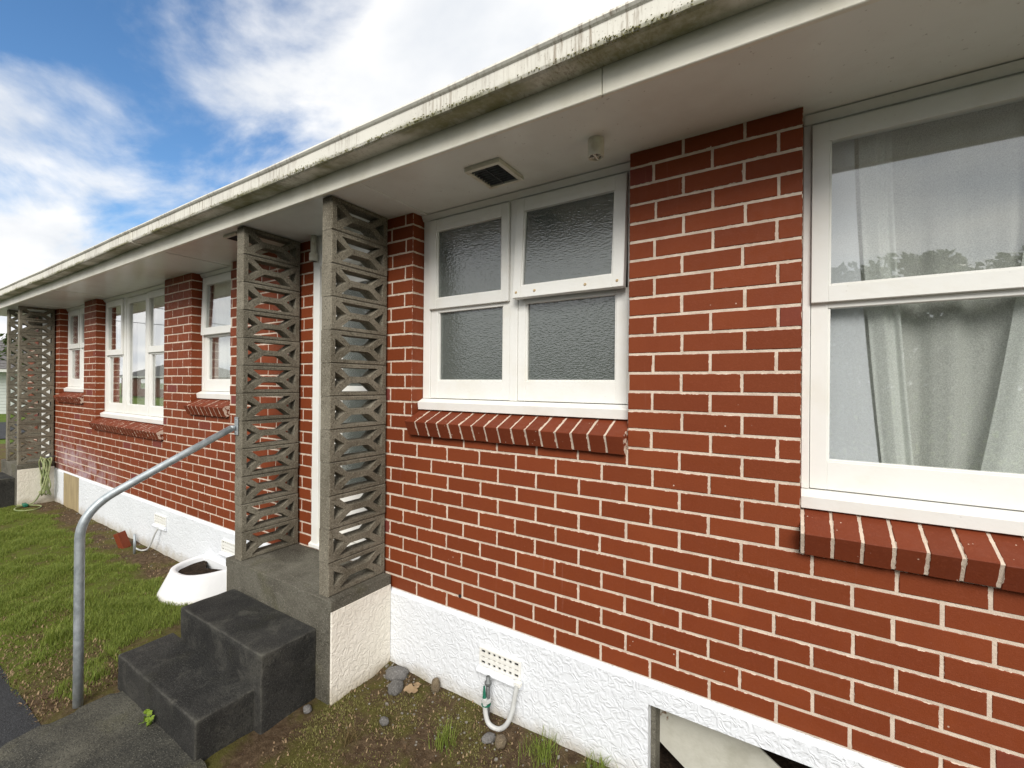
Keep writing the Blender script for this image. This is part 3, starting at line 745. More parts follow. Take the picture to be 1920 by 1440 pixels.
# cast foundation vents
def fvent(x0, x1, z0, z1, rows=3, cols=7):
    y0 = -0.030
    g = MB(); b = 0.012
    g.box(x0, x1, y0, -0.0165, z1 - b, z1).box(x0, x1, y0, -0.0165, z0, z0 + b).box(x0, x0 + b, y0, -0.0165, z0 + b, z1 - b).box(x1 - b, x1, y0, -0.0165, z0 + b, z1 - b)
    go = g.build('foundation_vent', 'white', house, 0.0015)
    MB().box(x0 + b, x1 - b, -0.0185, -0.0170, z0 + b, z1 - b).build('vent_shade_plate', 'hole_shade', go)  # dark backing sheet painting the shade behind the bars; no opening there
    for i in range(1, cols):
        x = x0 + b + (x1 - x0 - 2 * b) * i / cols; MB().box(x - 0.0085, x + 0.0085, y0 + 0.003, -0.019, z0 + b, z1 - b).build('grille_bar', 'white', go)
    for i in range(1, rows):
        z = z0 + b + (z1 - z0 - 2 * b) * i / rows; MB().box(x0 + b, x1 - b, y0 + 0.0015, -0.019, z - 0.0085, z + 0.0085).build('grille_bar', 'white', go)
    MB().prism_x([(-0.0165, z0 - 0.045), (-0.030, z0 - 0.045), (-0.052, z0 - 0.03), (-0.050, z0 - 0.016), (-0.0165, z0 - 0.002)], x0 - 0.01, x1 + 0.01).build('drip_ledge', 'stucco', go, 0.004)
fvent(-0.690, -0.425, 0.258, 0.358); fvent(-5.0, -4.735, 0.30, 0.40); fvent(-3.56, -3.30, 0.30, 0.40)
# hole in the brick course, its shade painted as a near-black plug
hb = MB().tube([(-0.853, -0.004, 0.583), (-0.853, 0.02, 0.583)], 0.010, 9); hb.build('hole_shade_plug', 'hole_shade', wall_o)

# ------------------------------------------------------------------ porch with steps
def porch(name, dx, label, sc=(1, 1, 1)):
    e = empty(name, (-1.99 + dx, 0, 0)); e.scale = sc; tag(e, label, 'steps', 'concrete porches')
    def mv(o):
        o.data.transform(Matrix.Translation((1.99, 0, 0))); o.parent = e; return o
    x0, x1, y0 = -2.575, -1.405, -0.458
    s = MB(); s.box(x0, x1, y0 + 0.0762, -0.018, 0.524, 0.5845); mv(s.build('slab', 'slab', None, 0.002, 1))
    s = MB(); s.prism_y([(x0 + 0.014, -0.12), (x1 - 0.014, -0.12), (x1 - 0.014, 0.5235), (x1, 0.5235), (x1, 0.5845), (x0, 0.5845), (x0, 0.5235), (x0 + 0.014, 0.5235)], y0, y0 + 0.076); mv(s.build('front_wall', 'slab', None, 0.005, 2))
    for a_, b_ in ((x1 - 0.0135, x1 + 0.001), (x0, x0 + 0.0135)): mv(MB().box(a_, b_, y0 + 0.006, -0.018, -0.12, 0.5235).build('side_wall', 'stucco_sun_tinted', None, 0.002))
    for nm, a, b, c_, d_, h in (('step', -2.46, -1.535, -0.772, y0 + 0.001, 0.400), ('step', -2.575, -1.60, -1.045, -0.765, 0.205)):
        bm = bmesh.new()
        bmesh.ops.create_cube(bm, size=1.0)
        for v_ in bm.verts:
            v_.co = Vector((a + (b - a) * (v_.co.x + .5), c_ + (d_ - c_) * (v_.co.y + .5), -0.12 + (h + 0.12) * (v_.co.z + .5)))
        bmesh.ops.bevel(bm, geom=bm.edges[:], offset=0.009, segments=3, affect='EDGES', profile=0.5)
        bmesh.ops.subdivide_edges(bm, edges=[q for q in bm.edges if q.calc_length() > 0.15], cuts=14, use_grid_fill=True)
        for v_ in bm.verts:
            x, y, z = v_.co
            v_.co += Vector((0.0025 * fn(y + z, z, 9, 1), 0.0025 * fn(x, z, 9, 2), 0.0025 * fn(x, y, 6, 3)))
        me = bpy.data.meshes.new(nm); bm.to_mesh(me); bm.free(); me.materials.append(MAT['step']); smooth(me)
        mv(obj(nm, me))
    return e
porch('porch_steps', 0, 'blackened concrete steps up to the near porch slab beside the handrail')
porch('porch_steps', -7.12, 'far concrete porch and steps with white side wall beside the coiled hose', (0.82, 0.88, 1))

# ------------------------------------------------------------------ breeze block screens
def block_mesh():
    L, H, T = 0.418, 0.1885, 0.090
    holes = [[(0.034, 0.050), (0.034, 0.140), (0.104, 0.098), (0.104, 0.092)],
             [(L - 0.034, 0.140), (L - 0.034, 0.050), (L - 0.104, 0.092), (L - 0.104, 0.098)],
             [(0.068, 0.166), (L - 0.068, 0.166), (0.290, 0.116), (0.282, 0.112), (0.136, 0.112), (0.128, 0.116)],
             [(L - 0.072, 0.023), (0.072, 0.023), (0.128, 0.066), (0.150, 0.077), (L - 0.150, 0.077), (L - 0.128, 0.066)]]
    bm = bmesh.new(); ch = 0.005
    def ring(pts, x): return [bm.verts.new((x, s_, t_)) for s_, t_ in pts]
    outer_o = [(0, 0), (L, 0), (L, H), (0, H)]
    outer_i = [(ch, ch), (L - ch, ch), (L - ch, H - ch), (ch, H - ch)]
    def shrink(p, k):
        cx = sum(a for a, b in p) / len(p); cy = sum(b for a, b in p) / len(p)
        out = []
        for a, b in p:
            d = math.hypot(a - cx, b - cy) or 1; q_ = max(0.3, 1 - k / d); out.append((cx + (a - cx) * q_, cy + (b - cy) * q_))
        return out
    lay = {}
    for side, x in ((0, T / 2), (1, -T / 2)):
        oi = ring(outer_i, x); hs_ = [ring(h, x) for h in holes]
        eds = []
        for lp in [oi] + hs_:
            for i in range(len(lp)): eds.append(bm.edges.new((lp[i], lp[(i + 1) % len(lp)])))
        bmesh.ops.triangle_fill(bm, use_beauty=True, use_dissolve=False, edges=eds)
        oo = ring(outer_o, x - ch if side == 0 else x + ch)
        for i in range(4): bm.faces.new((oi[i], oi[(i + 1) % 4], oo[(i + 1) % 4], oo[i]))
        lay[side] = (oo, hs_)
    for i in range(4): bm.faces.new((lay[0][0][i], lay[0][0][(i + 1) % 4], lay[1][0][(i + 1) % 4], lay[1][0][i]))
    for h, f_, b_ in zip(holes, lay[0][1], lay[1][1]):
        md = ring(shrink(h, 0.012), -0.006); n = len(h)
        for i in range(n):
            j = (i + 1) % n
            bm.faces.new((f_[i], f_[j], md[j], md[i])); bm.faces.new((md[i], md[j], b_[j], b_[i]))
    bmesh.ops.recalc_face_normals(bm, faces=bm.faces)
    me = bpy.data.meshes.new('block'); bm.to_mesh(me); bm.free(); me.materials.append(MAT['block']); return me
BLK = block_mesh()
def screen(xc, label, sy=1.0):
    e = empty('breeze_block_screen', (xc, -0.435 * sy, 0.586)); e.scale = (1, sy, 1); tag(e, label, 'screen', 'breeze block porch screens')
    ph = (SOFF - 0.002 - 0.586) / 12
    for i in range(12):
        o = obj('block', BLK, e); o.scale = (1, 1, (ph - 0.0022) / 0.1885)
        o.location = (rng.uniform(-0.002, 0.002), rng.uniform(-0.002, 0.002), i * ph); o.rotation_euler = (0, 0, rng.uniform(-0.006, 0.006))
        m_ = MB().box(-0.040, 0.040, 0.004, 0.414, (i + 1) * ph - 0.0021, (i + 1) * ph - 0.0001) if i < 11 else None
        if m_: m_.build('joint', 'step', e)
screen(-1.507, 'grey breeze block screen on the porch nearest the obscure glass window')
screen(-2.462, 'grey breeze block screen on the porch that carries the handrail')
screen(-8.73, 'far breeze block screen standing above the coiled garden hose', 0.88)
screen(-9.38, 'farthest breeze block screen at the end of the house', 0.88)

# ------------------------------------------------------------------ handrail
hr = empty('handrail', (-2.58, -1.215, 0)); tag(hr, 'bent galvanised pipe handrail beside the concrete steps', 'handrail')
def H(pts): return [(x + 2.58, y + 1.215, z) for x, y, z in pts]
arc = [(-2.58, -1.215, -0.08), (-2.577, -1.215, 0.4), (-2.573, -1.216, 0.86), (-2.573, -1.216, 0.93)]
p0, p1, p2 = Vector((-2.573, -1.216, 0.93)), Vector((-2.57, -1.216, 1.085)), Vector((-2.555, -1.06, 1.17))
arc += [tuple(p0 * (1 - k) ** 2 + p1 * 2 * k * (1 - k) + p2 * k * k) for k in [i / 10 for i in range(1, 11)]]
arc += [(-2.53, -0.80, 1.312), (-2.485, -0.47, 1.493)]
o = MB().tube(H(arc), 0.0225, 16).build('rail', 'galv', hr, sm=True)
MB().tube(H([(-2.485, -0.47, 1.493), (-2.482, -0.452, 1.503)]), [0.0225, 0.012], 14).build('flattened_end', 'galv', hr, sm=True)
pl = MB().box(-0.022, 0.022, -0.003, 0.003, -0.062, 0.062).build('bracket_plate', 'galv', hr, 0.0015); pl.location = H([(-2.475, -0.4435, 1.508)])[0]
for dz in (-0.042, 0.042):
    MB().tube(H([(-2.475, -0.452, 1.508 + dz), (-2.475, -0.446, 1.508 + dz)]), [0.005, 0.007], 8).build('bolt', 'galv', hr)

# concrete pad at the foot of the steps
def pad_h(x, y): return 0.004 * fn(x, y, 5, 2)
o = sheet('concrete_pad', -2.545, -1.50, -1.62, -1.02, 0.022, 'pad', 40, 24, lambda x, y: pad_h(x, y) - 0.03 * max(0, (-1.38 - y) / 0.24) - (0.03 if x > -1.56 + 0.05 * fn(0, y, 8, 1) or x < -2.52 + 0.03 * fn(0, y, 9, 4) else 0))

# ------------------------------------------------------------------ planter
pe = empty('planter', (-3.60, -0.02, 0)); pe.scale = (0.96, 0.97, 1.12); tag(pe, 'low white painted concrete planter full of dark soil against the foundation', 'planter')
def dsh(w_, l, z, n=28):
    P = []
    for k in range(n + 1):
        a = math.pi * k / n; ex = 0.75
        c_, s_ = math.cos(a), math.sin(a)
        P.append((w_ * math.copysign(abs(c_) ** ex, c_), -l * abs(s_) ** 0.9, z))
    return P
rings = [dsh(0.385, 0.470, -0.05), dsh(0.370, 0.455, 0.015), dsh(0.300, 0.375, 0.160), dsh(0.294, 0.369, 0.177), dsh(0.283, 0.358, 0.182), dsh(0.258, 0.332, 0.179), dsh(0.250, 0.324, 0.168), dsh(0.236, 0.310, 0.08)]
V = [p for r_ in rings for p in r_]; n = len(rings[0]); F = []
for i in range(len(rings) - 1):
    for k in range(n - 1): F.append((i * n + k, i * n + k + 1, (i + 1) * n + k + 1, (i + 1) * n + k))
t = NT('white_masonry_paint'); MAT['masonry'] = t.done(t.mix(t.ramp(t.sep()[2], 0.0, 0.05, 0.6, 0), (0.80, 0.81, 0.82), (0.45, 0.38, 0.28)), 0.55, t.bump(t.noise(22, 4), 0.008, 0.5))
obj('shell', mesh('shell', V, F, 'masonry', True), pe)
B = dsh(0.247, 0.321, 0.140); bv = [(0, -0.12, 0.150)] + B
for k in range(1, len(bv)): bv[k] = (bv[k][0], bv[k][1], bv[k][2] + 0.012 * fn(k, 0, 3, 1))
obj('soil', mesh('soil', bv, [(0, k, k + 1) for k in range(1, len(bv) - 1)], 'pot_soil', True), pe)
MB().box(-0.295, 0.295, -0.03, 0.004, 0.0, 0.181).build('back_rim', 'masonry', pe, 0.01)

# ------------------------------------------------------------------ small things on the ground
def thing_box(name, dims, loc, rot, mat, label, cat, bevel=0.004):
    a, b, c_ = dims
    o = MB().box(-a / 2, a / 2, -b / 2, b / 2, 0, c_).build(name, mat, None, bevel); o.location = loc; o.rotation_euler = rot
    return tag(o, label, cat)
V_, F_, lu_ = brick_arrays(-0.115, 0.115, -0.055, 0.055, 0, 0.076, 0.005)
lbm = brick_mesh('loose_brick', [(V_, F_ + [(11, 10, 9, 8)], [(0.1, 0.1, 0.5, 0.5)] * (len(lu_) + 4))], 'sill_brick')
lb = obj('loose_brick', lbm); lb.scale = (0.8, 0.8, 0.8); lb.location = (-5.42, -0.19, 0.006); lb.rotation_euler = (R(12), R(68), R(35)); tag(lb, 'loose red brick standing in the dirt below the far vent', 'brick')
lb.location.z = 0.066
# plywood cover
thing = MB().box(-8.198, -7.513, -0.012, 0.006, -0.02, 0.476).build('plywood_cover', 'ply', None, 0.002)
tag(thing, 'bare plywood sheet covering the foundation opening near the hose', 'board')
# loose access panel leaning in the hole
ap = MB().box(-0.42, 0.40, -0.006, 0.006, -0.168, 0.168).build('access_panel', 'sheet', None, 0.0015)
ap.location = (0.575, 0.150, 0.118); ap.rotation_euler = (R(-4), R(33), R(0))
tag(ap, 'chipped off-white access panel slipped askew in the foundation hole', 'panel')
MB().box(HX0 - 0.018, HX1 + 0.018, 0.115, 0.89, -0.02, 0.012).build('crawl_floor', 'pot_soil', house)
MB().box(HX0 + 0.001, HX0 + 0.022, 0.03, 0.108, -0.1, HZ - 0.002).build('access_frame', 'slab', house)
# pipe with white U-bend
wp = empty('standpipe', (-0.59, -0.085, 0.022)); tag(wp, 'grey riser pipe with green clip and white U-bend below the near vent', 'pipe')
MB().tube([(0, 0, -0.06), (0, 0, 0.235)], 0.011, 12).build('riser', 'greypipe', wp, sm=True)
MB().tube([(0, 0, 0.185), (0, 0, 0.195), (0, 0, 0.205), (0, 0, 0.215)], [0.011, 0.019, 0.019, 0.011], 12).build('collar', 'greypipe', wp)
MB().tube(spline([(-0.004, -0.022, 0.13), (0.0, -0.022, 0.06), (0.022, -0.020, 0.005), (0.075, -0.010, -0.008), (0.120, 0.0, 0.03), (0.146, 0.010, 0.10), (0.158, 0.022, 0.19), (0.166, 0.030, 0.235)], 8), 0.0125, 12).build('u_bend', 'pvc', wp, sm=True)
MB().tube([(-0.008, -0.020, 0.115), (-0.012, -0.018, 0.19)], [0.012, 0.005], 8).build('clip', 'green', wp)
MB().tube([(-0.004, -0.010, 0.108), (-0.004, -0.010, 0.120)], 0.026, 12).build('cable_tie', 'pvc', wp)
MB().tube([(-0.004, -0.010, 0.090), (-0.004, -0.010, 0.096)], 0.0255, 12).build('cable_tie', 'green', wp)
MB().box(0.146, 0.186, 0.020, 0.045, 0.225, 0.25).build('outlet', 'white', wp, 0.003)
# far stake and cable
o = MB().tube([(-5.085, -0.17, -0.02), (-5.09, -0.168, 0.20)], 0.012, 8).build('pipe_stub', 'galv', None, sm=True); tag(o, 'short grey pipe stub upright next to the loose brick', 'pipe')
o = MB().tube(spline([(-4.84, -0.048, 0.285), (-4.86, -0.07, 0.22), (-4.96, -0.09, 0.06), (-5.08, -0.11, 0.012), (-5.22, -0.12, 0.012)], 8), 0.008, 8).build('drain_hose', 'pvc', None, sm=True); tag(o, 'thin pale drain hose drooping from the far foundation vent', 'hose')

# garden hose
gh = empty('garden_hose', (-8.55, -0.10, 0)); tag(gh, 'pale green garden hose hanging in loops by the far porch', 'hose')
for i in range(7):
    wdt = rng.uniform(0.07, 0.19); dep = rng.uniform(0.38, 0.60); ox = rng.uniform(-0.06, 0.06); oy = rng.uniform(-0.05, 0.02); tz = 0.66 + rng.uniform(-0.02, 0.03)
    P = []
    for k in range(29):
        a = 2 * math.pi * k / 28
        x = ox + wdt * math.sin(a) * (1 - 0.55 * (0.5 + 0.5 * math.cos(a))) ; z = tz - dep * (0.5 - 0.5 * math.cos(a))
        P.append((x, oy - 0.02 + 0.03 * math.sin(a * 2 + i), max(0.02, z)))
    MB().tube(P, 0.0085, 8, False).build('loop', 'hose', gh, sm=True)
MB().tube(spline([(0.05, 0.0, 0.62), (0.02, -0.06, 0.25), (-0.05, -0.14, 0.03), (0.10, -0.34, 0.02), (0.32, -0.36, 0.018), (0.42, -0.22, 0.018), (0.25, -0.12, 0.02), (0.05, -0.2, 0.02), (-0.08, -0.30, 0.018)], 9), 0.0085, 8).build('trailing_end', 'hose', gh, sm=True)
MB().tube([(0, 0.075, 0.68), (0, -0.02, 0.68), (0, -0.03, 0.64)], 0.014, 10).build('tap', 'greypipe', gh, sm=True)
MB().box(-0.05, 0.07, -0.26, -0.21, 0.0, 0.045).build('nozzle', 'green', gh, 0.01)

# stones, leaves
def rock(name, loc, r3, mat, label, seed):
    bm = bmesh.new(); bmesh.ops.create_icosphere(bm, subdivisions=3, radius=1.0)
    for v_ in bm.verts:
        k = 1 + 0.16 * fn(v_.co.x * 2 + seed, v_.co.y * 2 + v_.co.z, 1.0, seed)
        v_.co = Vector((v_.co.x * r3[0] * k, v_.co.y * r3[1] * k, v_.co.z * r3[2] * k))
    me = bpy.data.meshes.new(name); bm.to_mesh(me); bm.free(); me.materials.append(MAT[mat]); smooth(me)
    o = obj(name, me); o.location = loc; o.rotation_euler = (0, 0, seed); return tag(o, label, 'stone', 'stones on the garden soil')
rock('stone', (-1.275, -0.085, 0.028), (0.075, 0.05, 0.04), 'stone', 'largest grey stone in the corner by the porch wall', 0.4)
rock('stone', (-1.20, -0.165, 0.018), (0.06, 0.045, 0.032), 'stone', 'flat grey stone in front of the largest corner stone', 2.1)
rock('stone', (-1.05, -0.385, 0.020), (0.030, 0.022, 0.018), 'stone', 'small pale pebble alone on the mossy soil', 3.2)
rock('stone', (-0.985, -0.055, 0.045), (0.026, 0.026, 0.045), 'stone_brown', 'upright brown stone against the white foundation', 1.1)
rock('stone', (-0.52, -0.175, 0.018), (0.035, 0.025, 0.022), 'stone', 'light pebble under the white U-bend pipe', 4.0)
rock('stone', (-0.455, -0.165, 0.022), (0.032, 0.030, 0.030), 'stone_brown', 'brown pebble right of the U-bend pipe', 5.2)
rock('stone', (-1.48, -0.545, 0.012), (0.03, 0.022, 0.018), 'stone', 'grey pebble beside the foot of the steps', 6.1)
def leafthing(name, loc, size, rz, mat, label, cat):
    V = []; F = []; n = 8
    for i in range(n + 1):
        s_ = i / n; w_ = math.sin(math.pi * min(1, s_ * 1.02)) ** 0.7 * 0.38 * (1 + 0.25 * math.sin(s_ * 17))
        for k in (-1, 0, 1): V.append((size * (s_ - .5), size * w_ * k, size * (0.16 * abs(k) + 0.12 * math.sin(s_ * 5))))
    for i in range(n):
        for k in range(2): a = i * 3 + k; F.append((a, a + 3, a + 4, a + 1))
    me = mesh(name, V, F, mat, True); me.uv_layers.new(name='rnd').data.foreach_set('uv', [0.9, 0] * (len(F) * 4))
    o = obj(name, me); o.location = loc; o.rotation_euler = (0.1, -0.1, rz); return tag(o, label, cat)
leafthing('dead_leaf', (-1.095, -0.145, 0.022), 0.085, 0.6, 'litter', 'curled dead leaf lying on the soil by the upright stone', 'leaf')
leafthing('dead_leaf', (-1.09, -0.10, 0.030), 0.06, 2.2, 'litter', 'smaller dead leaf behind the curled one', 'leaf')

# grass ---------------------------------------------------------------
def blades(pts, hmin, hmax, wid, lean=0.6):
    V = np.zeros((len(pts) * 5, 3)); F = []; U = []
    for i, (x, y, z, hs_) in enumerate(pts):
        h = rng.uniform(hmin, hmax) * hs_; a = rng.uniform(0, 6.283); w_ = wid * rng.uniform(0.6, 1.3)
        l = rng.uniform(0.1, lean) * h; dx, dy = math.cos(a), math.sin(a); c_, s_ = -dy * w_, dx * w_
        b = i * 5
        V[b] = (x - c_, y - s_, z - 0.004); V[b + 1] = (x + c_, y + s_, z - 0.004)
        V[b + 2] = (x - c_ * .7 + dx * l * .35, y - s_ * .7 + dy * l * .35, z + h * .6); V[b + 3] = (x + c_ * .7 + dx * l * .35, y + s_ * .7 + dy * l * .35, z + h * .6)
        V[b + 4] = (x + dx * l, y + dy * l, z + h)
        F.append((b, b + 1, b + 3, b + 2)); F.append((b + 2, b + 3, b + 4)); r_ = rng.random(); U += [r_, 0] * 7
    return V.tolist(), F, U
def gmesh(name, pts, mat, *a):
    V, F, U = blades(pts, *a); me = mesh(name, V, F, mat); me.uv_layers.new(name='rnd').data.foreach_set('uv', U); return me
pts = []
while len(pts) < 95000:
    x = -2.62 - 6.6 * rng.random() ** 1.5; y = rng.uniform(-1.34, -0.02)
    d = 0.40 + 0.75 * fn(x, y, 2.4, 0.5) + 0.50 * fn(x, y, 6, 1.0)
    d -= max(0, (y + 0.36 + 0.10 * fn(x, 0, 3, 2)) / 0.12) * 0.9          # bare strip by the foundation
    d -= max(0, (-1.20 - y) / 0.14) * 0.75
    if x > -3.3: d -= 0.45 * (x + 3.3) / 0.6 + (0.45 if y < -0.95 else 0)
    if x < -8.3: d -= 0.4
    if rng.random() < d: pts.append((x, y, soil_h(x, y), 0.6 + 0.7 * max(0, d)))
for _ in range(9000):
    x = -2.62 - 3.2 * rng.random(); y = rng.uniform(-1.38, -0.9)
    if rng.random() < 0.45 + 0.6 * fn(x, y, 5, 3.0): pts.append((x, y, soil_h(x, y), 0.55))
me = gmesh('lawn_grass', pts, 'grass', 0.010, 0.038, 0.0015, 1.1)
o = obj('lawn_grass', me); tag(o, 'patchy green lawn grass along the path and wall', 'grass', kind='stuff')
pts = []
while len(pts) < 24000:
    x = rng.uniform(-1.42, 0.6); y = rng.uniform(-1.2, -0.02); d = 0.25 + 0.6 * fn(x, y, 3.1, 2.5)
    if y > -0.12: d *= 0.4
    if rng.random() < d: pts.append((x, y, soil_h(x, y), 0.5 + 0.4 * max(0, d)))
me = gmesh('moss_cover', pts, 'moss', 0.005, 0.015, 0.0022, 1.2)
tag(obj('moss_cover', me), 'olive moss creeping over the bare soil right of the steps', 'moss', kind='stuff')
pts = []
while len(pts) < 5200:
    x = rng.choice((rng.uniform(-1.42, 0.6), rng.uniform(-9, -2.6))); y = rng.uniform(-1.3, -0.02)
    if x < -2.5 and -1.15 < y < -0.4 and rng.random() < 0.8: continue
    pts.append((x, y, soil_h(x, y) + 0.003, 1))
for _ in range(2600):
    x = -2.62 - 1.9 * rng.random() ** 1.3; y = rng.uniform(-1.38, -0.92) if rng.random() < 0.7 else rng.uniform(-0.32, -0.02)
    pts.append((x, y, soil_h(x, y) + 0.003, 1.3))
me = gmesh('leaf_litter', pts, 'litter', 0.003, 0.010, 0.004, 2.5)
tag(obj('leaf_litter', me), 'scattered bits of dry litter and chips on the soil', 'litter', kind='stuff')
V, F = [], []
ico = bmesh.new(); bmesh.ops.create_icosphere(ico, subdivisions=1, radius=1.0); iv = [v_.co.copy() for v_ in ico.verts]; if_ = [[v_.index for v_ in f_.verts] for f_ in ico.faces]; ico.free()
for i in range(380):
    if i % 3: x = rng.uniform(-1.40, 0.4); y = -abs(rng.gauss(0.05, 0.22)) - 0.03
    else: x = rng.uniform(-8.4, -2.7); y = -abs(rng.gauss(0.0, 0.12)) - 0.03
    if y < -1.1: continue
    r_ = rng.uniform(0.002, 0.008) * (1.6 if rng.random() < 0.08 else 1); b = len(V); sx, sy, sz = rng.uniform(.7, 1.4), rng.uniform(.7, 1.4), rng.uniform(.5, .9); z = soil_h(x, y) + r_ * 0.2
    V += [(x + v_.x * r_ * sx * rng.uniform(.85, 1.1), y + v_.y * r_ * sy, z + v_.z * r_ * sz) for v_ in iv]; F += [tuple(b + k for k in f_) for f_ in if_]
MAT['chips'] = mk_concrete('stone_chips', (0.32, 0.30, 0.26), (0.17, 0.15, 0.12), (0.12, 0.10, 0.08), 0.4, 0.3)
tag(obj('gravel', mesh('gravel', V, F, 'chips')), 'small pale stone chips scattered on the soil by the foundation', 'gravel', kind='stuff')
def tuft(loc, n, r_, h0, h1, mat, label, name='grass_tuft', cat='grass tuft', w_=0.0018):
    P = [(rng.gauss(0, r_), rng.gauss(0, r_), 0, 1) for _ in range(n)]
    o = obj(name, gmesh(name, P, mat, h0, h1, w_, 1.1)); o.location = loc; return tag(o, label, cat, 'grass tufts on the soil')
tuft((-0.70, -0.31, 0.0), 90, 0.035, 0.03, 0.10, 'grass', 'green grass tuft in the soil left of the U-bend pipe')
tuft((-0.24, -0.13, 0.02), 170, 0.04, 0.03, 0.09, 'grass', 'wide green tuft at the foundation foot right of the U-bend pipe')
tuft((0.02, -0.06, 0.02), 120, 0.035, 0.03, 0.08, 'grass', 'grass tuft against the foundation nearest the access hole')
tuft((-1.12, -0.56, 0.0), 70, 0.02, 0.02, 0.09, 'dry', 'clump of dry straw stalks on the soil beside the steps')
tuft((-3.55, -1.10, 0.0), 210, 0.028, 0.04, 0.11, 'grass', 'long grass clump at the lawn edge by the path')
tuft((-4.1, -0.80, 0.0), 260, 0.07, 0.04, 0.10, 'grass', 'dense dark green clump in the middle of the lawn')
tuft((-2.80, -1.08, 0.0), 170, 0.03, 0.03, 0.08, 'grass', 'thin grass clump near the foot of the handrail')
# weed
wd = empty('weed', (-2.06, -1.065, 0.02)); tag(wd, 'small bright green weed growing at the foot of the lowest step', 'weed')
for k in range(11):
    a = rng.uniform(0, 6.28); rr = rng.uniform(0.005, 0.05); zz = rng.uniform(0.01, 0.06); s_ = rng.uniform(0.010, 0.017)
    V = [(0, 0, 0.002)] + [(s_ * math.cos(i * math.pi / 4) * (1.25 if i % 2 == 0 else 1.0), s_ * math.sin(i * math.pi / 4) * (1.25 if i % 2 == 0 else 1.0), 0.004 * (i % 2)) for i in range(8)]
    me = mesh('leaf', V, [(0, i, i % 8 + 1) for i in range(1, 9)], 'weed'); me.uv_layers.new(name='rnd').data.foreach_set('uv', [rng.random(), 0] * 24)
    l = obj('leaf', me, wd); l.location = (rr * math.cos(a), -abs(rr * math.sin(a)) * 0.6, zz); l.rotation_euler = (rng.uniform(-.5, .5) + 0.5, rng.uniform(-.5, .5), a)

# ------------------------------------------------------------------ curtains
def curtain(x0, x1, z0, z1, y, amp, waves, mat, label, skew0=0.0, skew1=0.0, name='curtain', seed=0.0):
    nx, nz = max(40, int(waves * 10)), 14; V = []; F = []
    for j in range(nz + 1):
        t_ = j / nz; z = z1 + (z0 - z1) * t_
        a = x0 + skew0 * t_ ** 1.5; b = x1 + skew1 * t_ ** 1.5
        for i in range(nx + 1):
            s_ = i / nx
            ph = s_ * waves * 6.283 + seed + 0.8 * math.sin(s_ * 7 + seed)
            V.append((a + (b - a) * s_, y + amp * (0.5 + 0.5 * t_) * math.sin(ph) + 0.3 * amp * math.sin(ph * 2.3 + t_), z - 0.004 * math.sin(ph)))
    for j in range(nz):
        for i in range(nx): k = j * (nx + 1) + i; F.append((k, k + 1, k + nx + 2, k + nx + 1))
    o = obj(name, mesh(name, V, F, mat, True)); return tag(o, label, 'curtain', 'curtains')
curtain(0.84, 2.90, 1.36, 2.83, 0.225, 0.018, 13, 'net', 'sheer grey net curtain across the large right-hand window')
curtain(0.985, 1.085, 1.47, 2.80, 0.180, 0.009, 1.4, 'drape', 'pale drape hanging left in the large right-hand window', 0.085, 0.075, seed=1)
curtain(1.47, 1.90, 1.42, 2.80, 0.178, 0.012, 4, 'drape', 'pale drape hanging right in the large right-hand window', -0.15, 0.0, seed=2)
curtain(0.78, 0.97, 1.36, 2.80, 0.163, 0.003, 1.0, 'white_cloth', 'plain white cloth behind the left drape of the large window', 0, 0.10, seed=3)
curtain(-4.24, -3.52, 1.68, 2.82, 0.185, 0.012, 6, 'drape', 'pale curtain in the single window left of the porch')
curtain(-6.94, -6.25, 1.38, 2.82, 0.185, 0.012, 6, 'drape', 'left curtain of the three-light window', seed=1)
curtain(-6.20, -4.92, 1.38, 2.82, 0.20, 0.014, 10, 'net', 'net curtain of the three-light window', seed=2)

# ------------------------------------------------------------------ trees (behind the viewer, mirrored in the glass, and one beyond the house)
def leaf_cloud(name, n, rx, rz, zc, seed, size=0.13):
    g = np.random.default_rng(seed)
    cl_ = []
    for k in range(26):
        a = g.uniform(0, 6.283); r_ = rx * math.sqrt(g.uniform(0, 1)) * 0.85; zz = g.uniform(-1, 1)
        cl_.append((r_ * math.cos(a) * math.sqrt(1 - zz * zz * .7), r_ * math.sin(a) * math.sqrt(1 - zz * zz * .7), zc + zz * rz * 0.9, g.uniform(0.35, 0.8) * rx * 0.5))
    V = []; F = []; U = []
    for i in range(n):
        c_ = cl_[g.integers(0, len(cl_))]; d = g.normal(size=3); d /= np.linalg.norm(d); rr = c_[3] * g.uniform(0.5, 1.05)
        p = Vector((c_[0] + d[0] * rr, c_[1] + d[1] * rr, c_[2] + d[2] * rr * 0.8))
        nv = Vector(g.normal(size=3)).normalized(); a = nv.orthogonal().normalized(); b = nv.cross(a); s_ = size * g.uniform(0.5, 1.2)
        k = len(V); V += [tuple(p - a * s_), tuple(p + b * s_ * .5), tuple(p + a * s_), tuple(p - b * s_ * .5)]; F.append((k, k + 1, k + 2, k + 3)); U += [g.random(), 0] * 4
    me = mesh(name, V, F, 'leaf'); me.uv_layers.new(name='rnd').data.foreach_set('uv', U); return me
CR = leaf_cloud('crown', 7000, 2.2, 1.9, 3.4, 3)
TRK = MB().tube([(0, 0, -0.1), (0.05, 0.02, 1.2), (-0.05, 0.1, 2.4), (0.1, 0, 3.8)], [0.17, 0.13, 0.10, 0.04], 9)
for a in (0.3, 2.2, 4.1): TRK.tube([(0, 0.04, 1.7), (0.7 * math.cos(a), 0.7 * math.sin(a), 2.7), (1.3 * math.cos(a), 1.3 * math.sin(a), 3.7)], [0.08, 0.05, 0.02], 7)
tr0 = TRK.build('trunk', 'bark', None, sm=True); tme = tr0.data; bpy.data.objects.remove(tr0)
